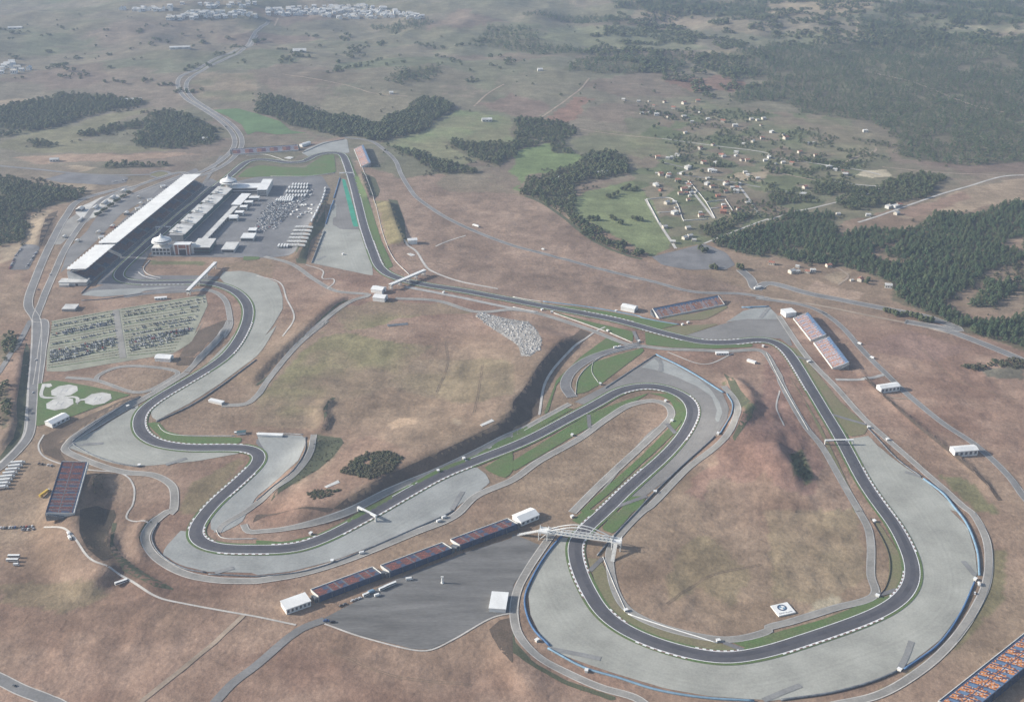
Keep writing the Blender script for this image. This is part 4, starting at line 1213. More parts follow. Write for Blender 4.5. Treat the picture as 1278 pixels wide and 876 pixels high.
# ================================================================== roofed grandstands and pit buildings
def roofed_stand(label, NL, FL, NR, bays, zr):
    loc, rz, L = base(NL, FL, zr)
    d = PZ([NR], zr + 2)[0] - np.array(loc[:2])
    D = abs(-math.sin(rz) * d[0] + math.cos(rz) * d[1])
    t = thing('roofed_grandstand', label, 'grandstand', (loc.x, loc.y, 0), rz)
    w = L / bays
    r = MB()
    for k in range(bays):
        a, b = k * w + .35, (k + 1) * w - .35
        c = (a + b) / 2
        zb, zf = zr, zr + 2
        top = [(a, 0, zb), (c, 0, zb + 2.4), (b, 0, zb), (b, -D + 2.5, zf), (c, -D - 2.2, zf + 2.6), (a, -D + 2.5, zf)]
        low = [(x, y, z - .5) for x, y, z in top]
        r.face([top[0], top[5], top[4], top[1]])
        r.face([top[1], top[4], top[3], top[2]])
        r.face([low[1], low[4], low[5], low[0]])
        r.face([low[2], low[3], low[4], low[1]])
        for i in range(6):
            j = (i + 1) % 6
            r.face([low[i], low[j], top[j], top[i]])
    r.build('roof', 'white', t)
    # raked seating in steps
    s = MB()
    rows, y0, z0, y1, z1 = 26, -(D + 3), 3.0, -5.0, zr - 5
    nc = max(6, int(L / 6))
    pat = random.Random(3)
    for k in range(rows):
        ya, yb = y0 + (y1 - y0) * k / rows, y0 + (y1 - y0) * (k + 1) / rows
        za, zb = z0 + (z1 - z0) * k / rows, z0 + (z1 - z0) * (k + 1) / rows
        for c in range(nc):
            xa, xb = L * c / nc, L * (c + 1) / nc
            mi = 1 if ((c // 3 + k // 7) % 3) else 2
            if c % 9 == 0:
                mi = 0
            s.face([(xa, ya, za), (xb, ya, za), (xb, ya, zb), (xa, ya, zb)], 0)
            s.face([(xa, ya, zb), (xb, ya, zb), (xb, yb, zb), (xa, yb, zb)], mi)
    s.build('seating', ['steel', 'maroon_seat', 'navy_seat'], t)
    for x in (-.8, L):
        e = MB()
        e.extrude([(x, y0, 0), (x, y1 + 5, 0), (x, y1 + 5, z1 + 1.5), (x, y1, z1 + 1.5), (x, y0, z0 + 1.2)], [(x + .8, y0, 0), (x + .8, y1 + 5, 0), (x + .8, y1 + 5, z1 + 1.5), (x + .8, y1, z1 + 1.5), (x + .8, y0, z0 + 1.2)])
        e.build('end_wall', 'white_dirty', t)
    b = MB()
    b.box(0, L, y1 + 4.2, y1 + 5, 0, z1)
    b.build('back_wall', 'concrete_pale', t)
    f = MB()
    f.box(0, L, y0 - .5, y0, 0, z0 + 1)
    f.build('front_wall', 'steel', t)
    for k in range(0, bays + 1, 3):
        p = MB()
        x = min(k * w, L - .5)
        p.box(x, x + 1.0, -2.2, -1.2, 0, zr - .4)
        p.bar((x + .5, -2, zr - 4), (x + .5, -D + 2, zr + 1.2), .4)
        p.build('pillar', 'white_dirty', t)
    return t, L, D


tg, Lg, Dg = roofed_stand('long white roofed main grandstand with a saw-toothed roof edge above the start straight', q('E3', '500,187')[0], q('E2', '640,226')[0], q('E3', '690,187')[0], 46, 23)
ts, Ls, Ds = roofed_stand('shorter white roofed grandstand at the end of the start straight before the first bend', q('E3', '185,446')[0], q('E3', '480,206')[0], q('E3', '385,446')[0], 10, 23)
for nm, px, lab in (('entrance_block', q('E3', '110,612 385,612'), 'pale low entrance block at the foot of the shorter roofed grandstand'),):
    loc, rz, L = base(*px)
    t = thing(nm, lab, 'building', loc, rz)
    b = MB()
    b.box(0, L, 0, 16, -.5, 6)
    b.box(2, L * .4, -5, 0, -.5, 4)
    b.build('wall', 'concrete_pale', t)
    b = MB()
    b.box(-.5, L + .5, -.5, 16.5, 6, 6.6)
    b.build('roof', 'white_dirty', t)
    b = MB()
    b.box(L * .6, L * .6 + 4, -.15, .1, 0, 4)
    b.build('door', 'dark', t)
loc, rz, L = base(*q('E3', '560,320 680,320'))
t = thing('stair_block', 'pale stair block in the gap between the two roofed grandstands', 'stairs', loc, rz)
b = MB()
for k in range(9):
    b.box(0, L - k * L / 10, -2 + k * 1.5, -2 + (k + 1) * 1.5, -.5, 1 + k * .9)
b.build('steps', 'concrete_pale', t)
b = MB()
b.box(-.4, 0, -2, 11.5, -.5, 10)
b.build('side_wall', 'white_dirty', t)
# small canopies and kiosks behind the stand
for lab, x, y in (('white arched canopy on the forecourt behind the far half of the main stand', *q('E2', '425,350')[0]), ('small white kiosk tucked against the back of the main stand near its middle', *q('E2', '295,485')[0]), ('small pinkish kiosk tucked against the back of the main stand', *q('E2', '175,572')[0]), ('small white kiosk at the near end of the main stand', *q('E3', '530,140')[0])):
    t = thing('kiosk', lab, 'kiosk', P3(x, y), .6)
    b = MB()
    b.box(-4, 4, -3, 3, -.5, 3.2)
    b.build('wall', 'white_dirty', t)
    b = MB()
    b.gable(-4.5, 4.5, -3.5, 3.5, 3.2, 5)
    b.build('roof', 'white', t)

# ---- pit building: a long block under stepped white roof panels
loc, rz, L = base(q('E2', '470,815')[0], q('E2', '985,338')[0], 13)
d = PZ(q('E2', '1105,365'), 13)[0] - np.array(loc[:2])
Wp = abs(-math.sin(rz) * d[0] + math.cos(rz) * d[1])
t = thing('pit_building', 'long pit building with stepped white roof panels between the two mushroom towers', 'building', (loc.x, loc.y, 0), rz)
b = MB()
b.box(0, L, -Wp + 2, -2, -.5, 12, 0, 1)
b.build('wall', ['concrete', 'roof_grey'], t)
n = 5
for k in range(n):
    r = MB()
    a, c = L * k / n + 3, L * (k + 1) / n - 4
    r.extrude([(a, -Wp - 1, 12.6), (c - 9, -Wp - 1, 12.6), (c, 1, 13.6), (a + 6, 1, 13.6)][::1], [(a, -Wp - 1, 13.2), (c - 9, -Wp - 1, 13.2), (c, 1, 14.2), (a + 6, 1, 14.2)])
    r.build('roof_panel', 'white_dirty', t)
    r = MB()
    r.box(a + 5, a + 11, -Wp * .45, -Wp * .25, 14.3, 17.5)
    r.build('roof_plant', 'white_dirty', t)
    r = MB()
    r.box(a + 25, a + 29, -Wp * .4, -Wp * .2, 14.3, 16)
    r.build('roof_plant', 'white_dirty', t)
for k in range(24):
    g = MB()
    x = L * k / 24 + 1.5
    g.box(x, x + L / 24 - 3, -1.98, -1.85, .2, 4.2)
    g.build('garage_door', 'steel', t)
g = MB()
g.box(1, L - 1, -1.98, -1.8, 6, 11)
g.build('glazing', 'glass_green', t)
g = MB()
g.box(1, L - 1, -Wp + 1.8, -Wp + 1.98, 2, 11)
g.build('rear_glazing', 'glass_green', t)


def tower(lab, px, z):
    w = PZ([px], z)[0]
    t = thing('mushroom_tower', lab, 'tower', (w[0], w[1], 0))
    b = MB()
    b.lathe([(6, -.5), (5.5, 6), (6, z - 3), (9, z - 1.5)], 20)
    b.build('stem', 'white_dirty', t)
    b = MB()
    b.lathe([(9, z - 1.5), (17, z - .6), (17.2, z + .6), (14, z + .9)], 28)
    b.build('disc', 'white', t)
    b = MB()
    b.lathe([(13, z + .9), (13, z + 3.6)], 28)
    b.build('glass_band', 'dark', t)
    b = MB()
    n, i = 24, 0
    prof = [(15.5, z + 3.4), (11, z + 5.2), (6, z + 7), (2.6, z + 9.5), (.8, z + 12.5), (.1, z + 15)]
    b.lathe([(15.2, z + 3.0)] + prof, n)
    b.build('tent_roof', 'white', t)


tower('near white mushroom tower with a peaked tent roof next to the terracotta portal', q('E4', '172,246')[0], 20)
tower('far white mushroom tower with a peaked tent roof beside the white link block', q('E1', '120,493')[0], 20)


def block(name, lab, p1, p2, D, h, wall='white_dirty', roof='white', cols=0, storeys=2, cat='building', glaze=True, ov=.6, z=None):
    loc, rz, L = base(p1, p2, z)
    t = thing(name, lab, cat, loc, rz)
    b = MB()
    b.box(0, L, 0, D, -1, h)
    b.build('wall', wall, t)
    b = MB()
    b.box(-ov, L + ov, -ov, D + ov, h, h + .5)
    b.box(-ov, L + ov, -ov, -ov + .4, h + .5, h + 1.0)
    b.build('roof', roof, t)
    if glaze:
        for s in range(storeys):
            za = h * (s + .25) / storeys
            g = MB()
            g.box(.8, L - .8, -.16, .05, za, za + h / storeys * .55)
            g.build('glazing', 'dark', t)
    for k in range(cols):
        c = MB()
        x = L * k / max(1, cols - 1)
        c.box(x - .5, x + .5, -1.6, -.6, -1, h + .2)
        c.build('column', 'white', t)
    return t, L


block('race_control', 'white framed block with open columns below the near mushroom tower', *q('E4', '85,385 265,385'), 16, 12, cols=6)
tp, Lp = block('portal_building', 'terracotta portal block with a big dark square opening beside the near tower', *q('E4', '305,385 462,385'), 14, 18, wall='brick', roof='white', glaze=False)
b = MB()
b.box(Lp * .3, Lp * .72, -.3, .1, 0, 10)
b.build('opening', 'dark', tp)
for a in (0, Lp * .24, Lp * .75, Lp - 1.2):
    b = MB()
    b.box(a, a + 1.2, -.9, 0, -1, 18.3)
    b.build('column', 'white', tp)
b = MB()
b.box(Lp * .24, Lp * .78, -.8, 0, 10.2, 11.6)
b.build('lintel', 'white', tp)
tt, Lm = block('media_centre', 'glass fronted media block under a wide pale flat roof beside the terracotta portal', *q('E4', '480,372 655,372'), 44, 11, wall='glass_green', roof='white_dirty', storeys=2)
b = MB()
b.lathe([(8, 0), (8, 14.5), (7, 15.5)], 24, c=(-2, 6))
b.build('drum', 'white_dirty', tt)
block('hall', 'pale flat roofed hall with dark side openings beside the media block', *q('E4', '770,365 895,365'), 36, 6, roof='white_dirty', storeys=1)
block('marquee', 'white hospitality tent behind the pale hall in the paddock', *q('E4', '960,252 1085,252'), 26, 6, roof='white', storeys=1, cat='tent')
block('marquee', 'small white tent just behind the hospitality tent', *q('E4', '1035,170 1110,170'), 14, 5, storeys=1, cat='tent')
block('link_block', 'white link block running from the far mushroom tower towards the paddock', *q('E1', '130,610 420,610'), 30, 11, roof='white', storeys=2)
block('team_centre', 'tall white block with a stepped roof at the far end of the paddock', *q('E1', '410,640 505,640'), 70, 13, roof='white', storeys=3)
loc, rz, L = base(q('E4', '565,232')[0], q('E1', '165,738')[0], 6)
for nm, lab, l0, l1, w in (('team_building', 'long narrow white roofed garage block parallel to the pit building', 0, 1.0, 9),):
    t = thing(nm, lab, 'building', (loc.x, loc.y, 0), rz)
    b = MB()
    b.box(L * l0, L * l1, -w, 0, -.5, 6)
    b.build('wall', 'concrete', t)
    b = MB()
    b.box(L * l0 - .5, L * l1 + .5, -w - .6, .6, 6, 6.5)
    b.build('roof', 'white_dirty', t)
    for k in range(16):
        b = MB()
        x = L * (k + .2) / 16
        b.box(x, x + L / 16 * .6, -w - .15, -w + .05, .2, 4)
        b.build('door', 'dark', t)
loc, rz, L = base(q('E1', '150,722')[0], q('E1', '255,612')[0], 7)
t = thing('team_building', 'wide white roofed block at the far end of the narrow garage block', 'building', (loc.x, loc.y, 0), rz)
b = MB()
b.box(0, L, -17, 0, -.5, 7)
b.build('wall', 'concrete', t)
b = MB()
b.box(-.6, L + .6, -17.6, .6, 7, 7.6)
b.build('roof', 'white', t)
b = MB()
b.box(2, L - 2, -17.2, -16.9, 1.5, 5.5)
b.build('glazing', 'dark', t)
for k, (x, y, w) in enumerate(((375, 690, 95), (318, 735, 78), (268, 782, 64), (226, 836, 78), (165, 880, 80))):
    p1, p2 = q('E1', '%d,%d %d,%d' % (x - w / 2, y, x + w / 2, y))
    o = ('largest', 'second', 'smallest', 'fourth', 'nearest')[k]
    block('motorhome', '%s white team hospitality box in the row beside the garage block' % o if k != 1 else 'white team hospitality box just in front of the largest one in the row', p1, p2, 13, 6.5, roof='white', storeys=2, cat='hospitality unit')
block('motorhome', 'white hospitality box with a red and a white van beside it', *q('E2', '1085,690 1165,690'), 14, 6, roof='white', storeys=1, cat='hospitality unit')


# ================================================================== temporary seating stands
def seat_pattern(u, r, rows, scheme, per):
    """which seat colour: u metres along, r row"""
    f = r / rows
    x = (u / per) % 1.0
    if scheme == 'orange':
        return (1, 2, 3)[int(u / 9) % 3] if f < .8 else 3
    if scheme == 'flame' and f > .76 + .07 * math.sin(u * 1.1):
        return 0
    if scheme == 'flame' and x < .3:
        return 3 if (r + int(u)) % 3 else 1
    if (u % (per / 2)) < .9 or .50 < f < .55:
        return 4                                   # stairways and the cross aisle
    if f < .06:
        return 5
    if x < .36:                                    # blue fields between the bursts
        if f < .5 and .12 < f < .46:
            return 0
        if f > .60 and abs(x - .15) < .17 * (f - .5) * 3.2:
            return 0
        return 2 if (r + int(u)) % 3 else 1
    if f > .93:
        return 0
    dx, dy = (x - .65) * 1.5, f - .58
    if dx * dx + dy * dy < .008:
        return 3
    ang = math.atan2(dy, dx)
    k = int((ang + math.pi) * 4.2) % 3
    return (1, 1, 2)[k] if (r * 7 + int(u * 1.3) * 3) % 8 else 3


SCHEMES = {'flame': ['blue_seat', 'orange_seat', 'orange_seat', 'pale_seat', 'pale_seat', 'orange_seat'], 'orange': ['blue_seat', 'orange_seat', 'red_seat', 'pale_seat'],
           'grid': ['navy_seat', 'maroon_seat', 'maroon_seat', 'red_seat', 'steel', 'navy_seat'], 'carpet': ['blue_seat', 'orange_seat', 'maroon_seat', 'pale_seat', 'navy_seat', 'navy_seat']}  # grid: darker copy of the burst seats, shade of their backs in the colour


def seat_stand(lab, p1, p2, D, rise, scheme, per=16, front='white_dirty', back='navy_seat', rows=20):
    a, b_ = P([p1])[0], P([p2])[0]
    loc, rz, L = base(p1, p2)
    loc.z = max(float(H(*a)), float(H(*b_)))
    t = thing('seating_stand', lab, 'grandstand', loc, rz)
    z0 = 1.4
    s = MB()
    cols = int(L / 1.6)
    dy, dz = D / rows, rise / rows
    for r in range(rows):
        y, z = r * dy, z0 + r * dz
        s.face([(0, y, z), (L, y, z), (L, y, z + dz), (0, y, z + dz)], 0)
        for c in range(cols):
            xa, xb = L * c / cols, L * (c + 1) / cols
            s.face([(xa, y, z + dz), (xb, y, z + dz), (xb, y + dy, z + dz), (xa, y + dy, z + dz)], seat_pattern((xa + xb) / 2, r, rows, scheme, per))
    s.build('seat_deck', SCHEMES[scheme], t)
    zt = z0 + rise
    w = MB()
    w.box(0, L, D, D + .4, -2, zt + .7)
    w.build('back_wall', back, t)
    w = MB()
    w.box(-.2, L + .2, -1.0, -.3, -2, z0 + .9)
    w.build('front_wall', front, t)
    for x in (-.5, L + .1):
        w = MB()
        w.extrude([(x, 0, -2), (x, D, -2), (x, D, zt + 1), (x, 0, z0 + 1)], [(x + .4, 0, -2), (x + .4, D, -2), (x + .4, D, zt + 1), (x + .4, 0, z0 + 1)])
        w.build('side_wall', front, t)
    for k in range(2):
        st = MB()
        x0 = -4 if k == 0 else L + .6
        for j in range(8):
            st.box(x0, x0 + 3.2, D * .35 + j * D * .08, D * .35 + (j + 1) * D * .08, -2, zt * (j + 1) / 9)
        st.build('stair', 'steel', t)
    n = max(4, int(L / 12))
    for k in range(n + 1):
        pz = MB()
        x = min(L - .3, L * k / n)
        pz.bar((x, D + .8, -2), (x, D + .8, zt + .5), .22, n=4)
        pz.bar((x, D + 3.5, -2), (x, D + .8, zt - 1), .2, n=4)
        pz.build('strut', 'steel', t)
    return t


seat_stand('orange, white and blue seating stand facing the green verge above the back stretch', *q('E7', '335,380 985,248'), 18, 7.5, 'flame', 20)
seat_stand('orange and blue seating stand with the white box at its far end', *q('E8', '482,305 655,525'), 21, 8, 'flame', 13)
seat_stand('orange and blue seating stand, nearer one of the pair beside the straight', *q('E8', '685,550 872,802'), 21, 8, 'flame', 13)
seat_stand('blue and orange patterned seating stand cut off by the bottom right corner', q('D4', '1300,470')[0], q('D4', '780,880')[0], 27, 8, 'carpet', 15, rows=26)
seat_stand('shade-toned maroon seating stand nearest the white shed by the asphalt car park', *q('D2', '530,268 250,371'), 19, 4.6, 'grid', 17)
seat_stand('shade-toned maroon seating stand in the middle of the row above the asphalt car park', *q('D2', '848,157 568,262'), 19, 4.6, 'grid', 17)
seat_stand('shade-toned maroon seating stand at the upper end of the row below the white tent', *q('D2', '1145,48 886,142'), 19, 4.6, 'grid', 17)
seat_stand('shade-toned dark blue and maroon seating stand beside the parked white lorries', q('D1', '335,22')[0], q('C1', '408,695')[0], 27, 3.8, 'grid', 13, rows=26)
seat_stand('long orange and red seating stand beyond the far top bends', *q('E1', '160,228 815,186'), 16, 7, 'orange')
seat_stand('orange and white seating stand east of the far end of the back straight', *q('A2', '487,745 522,832'), 20, 8, 'flame', 10)


# ================================================================== bridges and gantries
def beam_frame(p1, p2, z):
    a, b = PZ([p1], z)[0], PZ([p2], z)[0]
    d = b - a
    return a, math.atan2(d[1], d[0]), float(np.hypot(*d))


# arched footbridge
a, rz, L = beam_frame(*q('D3', '160,98 458,140'), 9.5)
t = thing('arched_footbridge', 'white arched truss footbridge with stair towers crossing the track beside the asphalt car park', 'footbridge', (a[0], a[1], 0), rz)
z = 9.5
b = MB()
b.box(0, L, -2.6, 2.6, z - .8, z)
b.build('deck', 'white_dirty', t)
for y in (-2.6, 2.6):
    tr = MB()
    n = 16
    for k in range(n):
        x0, x1 = L * k / n, L * (k + 1) / n
        tr.bar((x0, y, z - .5), (x1, y, z + 3), .34, n=4)
        tr.bar((x0, y, z + 3), (x1, y, z - .5), .34, n=4)
    tr.bar((0, y, z + 3), (L, y, z + 3), .42, n=4)
    tr.bar((0, y, z - .5), (L, y, z - .5), .45, n=4)
    tr.build('truss', 'white', t)
    ar = MB()
    m = 20
    pts = [(L * (.06 + .88 * k / m), y * (1 - .0), z + 3 + 8.5 * math.sin(math.pi * k / m)) for k in range(m + 1)]
    for p0, p1 in zip(pts, pts[1:]):
        ar.bar(p0, p1, .5, n=6)
    for k in range(2, m - 1, 2):
        ar.bar(pts[k], (pts[k][0], y, z + 3), .12, n=4)
    ar.build('arch', 'white', t)
for y in (-2.72, 2.6):
    sw = MB()
    sw.box(0, L, y, y + .12, z - .8, z + .9)
    sw.box(0, L, y, y + .12, z + 2.3, z + 3.2)
    sw.build('side_panel', 'white', t)
sw = MB()
sw.box(.3, L - .3, -2.30, -2.2, z + .05, z + 2.9)
sw.build('mesh_screen', 'sky_blue', t)
for x0, dx, sg in ((-9, 0, -1), (L - 1, 0, 1)):
    tw = MB()
    for px_ in (0, 9):
        for py_ in (-4, 4):
            tw.bar((x0 + px_, py_, -2), (x0 + px_, py_, z + 3.5), .45, n=6)
    tw.box(x0 - .5, x0 + 9.5, -4.5, 4.5, z - .7, z)
    tw.box(x0 - .5, x0 + 9.5, -4.7, -4.4, z, z + 1.6)
    tw.box(x0 - .5, x0 + 9.5, 4.4, 4.7, z, z + 1.6)
    tw.bar((x0, -4, 0), (x0 + 9, -4, z), .3)
    tw.bar((x0 + 9, 4, 0), (x0, 4, z), .3)
    tw.build('stair_tower', 'white', t)
    fl = MB()
    for j in range(14):
        f0, f1 = j / 14, (j + 1) / 14
        if sg < 0:
            fl.box(x0 - 24 * f1, x0 - 24 * f0, -2, 2, z * (1 - f1) - .8, z * (1 - f1))
        else:
            fl.box(x0 + 2, x0 + 6, -4.5 - 20 * f1, -4.5 - 20 * f0, z * (1 - f1) - .8, z * (1 - f1))
    fl.build('stair', 'white_dirty', t)


def tube_bridge(name, lab, p1, p2, z, w, posts, cat='footbridge', hgt=3.0, roofm='white'):
    a, rz, L = beam_frame(p1, p2, z)
    t = thing(name, lab, cat, (a[0], a[1], 0), rz)
    b = MB()
    b.box(0, L, -w / 2, w / 2, z - hgt, z - hgt + .7)
    b.build('deck', 'concrete', t)
    for y in (-w / 2, w / 2 - .15):
        b = MB()
        b.box(0, L, y, y + .15, z - hgt + .7, z - .4)
        b.build('side_panel', 'white_dirty', t)
    b = MB()
    b.box(-.3, L + .3, -w / 2 - .3, w / 2 + .3, z - .4, z)
    b.build('roof', roofm, t)
    zz = [float(H(a[0] + math.cos(rz) * L * f, a[1] + math.sin(rz) * L * f)) for f in posts]
    for f, h0 in zip(posts, zz):
        p = MB()
        for y in (-w / 2 + .3, w / 2 - .3):
            p.bar((L * f, y, h0 - .5), (L * f, y, z - hgt), .45)
            p.bar((min(L, L * f + 3), y, h0 - .5), (min(L, L * f + 3), y, z - hgt), .45)
        p.box(L * f - .4, L * f + 3.4, -w / 2, w / 2, (h0 + z - hgt) / 2, (h0 + z - hgt) / 2 + .4)
        p.build('support', 'white_dirty', t)
    return t


tube_bridge('covered_footbridge', 'long white covered footbridge slanting over the track at the first bend', *q('E4', '428,735 708,452'), 10, 5.0, (.02, .33, .62, .94))
tube_bridge('covered_footbridge', 'white covered bridge over the track beside two white tents', *q('E5', '850,436 1196,290'), 10, 5.5, (.0, .25, .5, .72, .94))
for lab, p1, p2, z, w in (('slim white gantry above the start straight before the near mushroom tower', *q('E2', '350,740 500,737'), 9, 1.6), ('white gantry with a glazed box beside the narrow straight of the eastern loop', *q('C4', '262,543 392,541'), 8, 2.2), ('white gantry slanting over the track above the lower gravel bed', q('C2', '462,846')[0], q('D2', '545,26')[0], 8, 2.6), ('pale gantry over the far end of the back straight by the green painted strip', *q('B2', '412,62 482,61'), 8, 2.2)):
    a, rz, L = beam_frame(p1, p2, z)
    t = thing('gantry', lab, 'gantry', (a[0], a[1], 0), rz)
    b = MB()
    b.box(0, L, -w / 2, w / 2, z - 1.6, z)
    b.build('beam', 'white', t)
    for x in (0, L - 1):
        b = MB()
        b.box(x, x + 1, -w / 2, w / 2, -.5, z - 1.6)
        b.build('post', 'white_dirty', t)
    b = MB()
    b.box(L * .3, L * .7, -w / 2 - .25, -w / 2 - .01, z - 1.4, z - .2)
    b.build('sign_panel', 'steel', t)


# ================================================================== tents, sheds and huts
def tent(name, lab, p1, p2, D, h, cat='tent', wall='white', roof='white', flat=False, windows=0):
    loc, rz, L = base(p1, p2)
    t = thing(name, lab, cat, loc, rz)
    b = MB()
    b.box(0, L, 0, D, -1, h)
    if not flat:
        for x in (0, L):
            b.face([(x, 0, h), (x, D, h), (x, D / 2, h + D * .16)])
    b.build('wall', wall, t)
    b = MB()
    if flat:
        b.box(-.4, L + .4, -.4, D + .4, h, h + .4)
    else:
        b.gable(0, L, 0, D, h, h + D * .17, ov=.5)
    b.build('roof', roof, t)
    for k in range(windows):
        w = MB()
        x = L * (k + .25) / windows
        w.box(x, x + L / windows * .5, -.12, .05, h * .3, h * .8)
        w.build('window', 'steel', t)
    d = MB()
    d.box(L - .05, L + .12, D * .35, D * .62, 0, h * .75)
    d.build('door', 'steel', t)
    return t


tent('shed', 'white shed with open side at the lower end of the maroon stands', *q('D2', '138,478 250,438'), 15, 6, 'shed', flat=True, windows=6)
tent('marquee', 'white marquee on the corner of the asphalt car park by the blue barrier', *q('D2', '1060,465 1135,470'), 25, 4.5, flat=True)
tent('marquee', 'white marquee with a row of windows at the upper end of the maroon stands', *q('D3', '38,76 120,42'), 16, 5.5, windows=4)
tent('marquee', 'white marquee, upper one of the pair by the covered bridge', *q('E5', '662,518 770,536'), 15, 6)
tent('marquee', 'white marquee, lower one of the pair on the olive field', *q('E5', '680,603 795,616'), 15, 6)
tent('marquee', 'white marquee beside the turquoise wall left of the orange stand', *q('E6', '1072,376 1205,404'), 14, 6)
tent('marquee', 'white cabin tent alone beside the shaded ditch on the red field', *q('B2', '754,414 800,416'), 11, 7)
tent('marquee', 'white marquee on the brown field by the paved crossing lane', *q('C4', '516,326 601,320'), 11, 7, windows=5)
tent('marquee', 'white marquee farther along the perimeter road on the brown field', *q('C4', '850,618 955,614'), 12, 7.5, windows=5)
tent('marquee', 'white marquee beside the helipads', *q('C1', '240,490 318,450'), 14, 5, windows=4)
tent('marquee', 'white marquee at the corner of the striped car park', *q('C1', '706,186 775,190'), 13, 5)
tent('marquee', 'white box tent at the far end of the twin orange stands', *q('E8', '402,292 505,278'), 16, 7, flat=True)
tent('marquee', 'white tent behind the far top bends next to the gravel', *q('E1', '855,150 940,122'), 9, 5)
tent('shelter', 'long low white shelter behind the fifth gravel bed', *q('C2', '4,530 118,533'), 5, 3, 'shelter', flat=True)
tent('shelter', 'white canopy over the tunnel mouth at the end of the plateau road', *q('C1', '950,372 1010,386'), 6, 3, 'shelter', flat=True)
tent('hut', 'low white hut with posts beside the red wedge of ground', *q('E7', '905,742 1030,742'), 5, 3, 'hut', flat=True, windows=5)
tent('container', 'white container lying on the red infield slope', *q('E8', '15,725 95,752'), 4, 2.6, 'container', flat=True)
tent('shed', 'pale shed at the roadside below the shorter roofed stand', *q('E3', '140,866 270,866'), 18, 4, 'shed', wall='concrete', roof='white_dirty', flat=True)
tent('hut', 'small white hut on the footpath above the striped car park', *q('E3', '1060,755 1180,745'), 5, 3, 'hut', flat=True, windows=4)
tent('shelter', 'small turquoise roofed hut by the white wall inside the left bend', *q('C1', '1080,522 1120,518'), 5, 3, 'hut', roof='glass_green', flat=True)
for lab, px in (('white concrete slab on the grass next to the scrub', q('C2', '310,757 372,728 380,738 320,762')), ('white concrete slab at the foot path of the long embankment', q('C2', '1018,476 1072,450 1084,458 1028,482')), ('small white slab on the red field by the covered bridge', q('B2', '748,466 765,463 790,472 770,478')), ('white slab by the far top bends', q('E1', '675,258 720,245 770,252 735,270')), ('dark platform lying on the olive field', q('B2', '648,818 750,808 755,818 655,828'))):
    w = P(px)
    c = w.mean(0)
    z = float(H(*c))
    s = MB()
    s.extrude([(x, y, z - .5) for x, y in w], [(x, y, z + .6) for x, y in w])
    tag(s.build('slab', 'steel' if 'dark' in lab else 'white_dirty'), lab, 'slab')

# ---- helipads
for lab, cx, cy in (('pale octagonal helipad beside the square apron', 294, 321), ('pale octagonal helipad nearest the tent roof of the marquee', 273, 380), ('pale octagonal helipad nearest the race track', 447, 357)):
    w = P3(*q('C1', '%d,%d' % (cx, cy))[0])
    t = thing('helipad', lab, 'helipad', w)
    b = MB()
    b.lathe([(17.5, -.6), (17.5, .6)], 8)
    o = b.build('pad', 'concrete_pale', t)
    b = MB()
    for x in (-4, 2.6):
        b.box(x, x + 1.4, -5, 5, .6, .64)
    b.box(-2.6, 2.6, -.7, .7, .6, .64)
    b.build('letter_mark', 'roof_grey', t)
ribbon('helipad_taxiway', q('C1', '200,290 195,350 270,352 350,352 350,380 360,365 400,360'), 4.5, 'concrete_pale', .58)
sheet('helipad_apron', q('C1', '200,290 238,288 240,305 205,308'), 'concrete_pale', .56)

# ---- advertising board lying in the infield
w = P(q('D4', '12,442 88,424 128,466 52,490'))
c = w.mean(0)
z = float(max(H(*(w[0] * (1 - a) * (1 - b) + w[1] * a * (1 - b) + w[2] * a * b + w[3] * (1 - a) * b)) for a in (0, .25, .5, .75, 1) for b in (0, .25, .5, .75, 1))) + .7
ex = Vector((*(w[1] - w[0]), 0))
ey = Vector((*(w[0] - w[3]), 0))
Lb, Hb = ex.length, ey.length
ang = math.atan2(ex.y, ex.x)
t = board = thing('advertising_board', 'square white board with a round blue and white emblem lying in the brown infield', 'sign', (c[0], c[1], z), ang)
b = MB()
b.box(-Lb / 2, Lb / 2, -Hb / 2, Hb / 2, -2.5, 0)
b.build('panel', 'white', t)
em = MB()
r0, cy_ = Hb * .29, Hb * .12
def arcs(r, a0, a1, zz, mi, n=10):
    em.face([(0, cy_, zz)] + [(r * math.cos(a0 + (a1 - a0) * k / n), cy_ + r * math.sin(a0 + (a1 - a0) * k / n), zz) for k in range(n + 1)], mi)
for k in range(4):
    arcs(r0 * 1.0, k * math.pi / 2, (k + 1) * math.pi / 2, .05, 0)
    arcs(r0 * .66, k * math.pi / 2, (k + 1) * math.pi / 2, .10, 2 if k % 2 else 1)
em.build('emblem', ['navy_seat', 'white', 'sky_blue'], t)

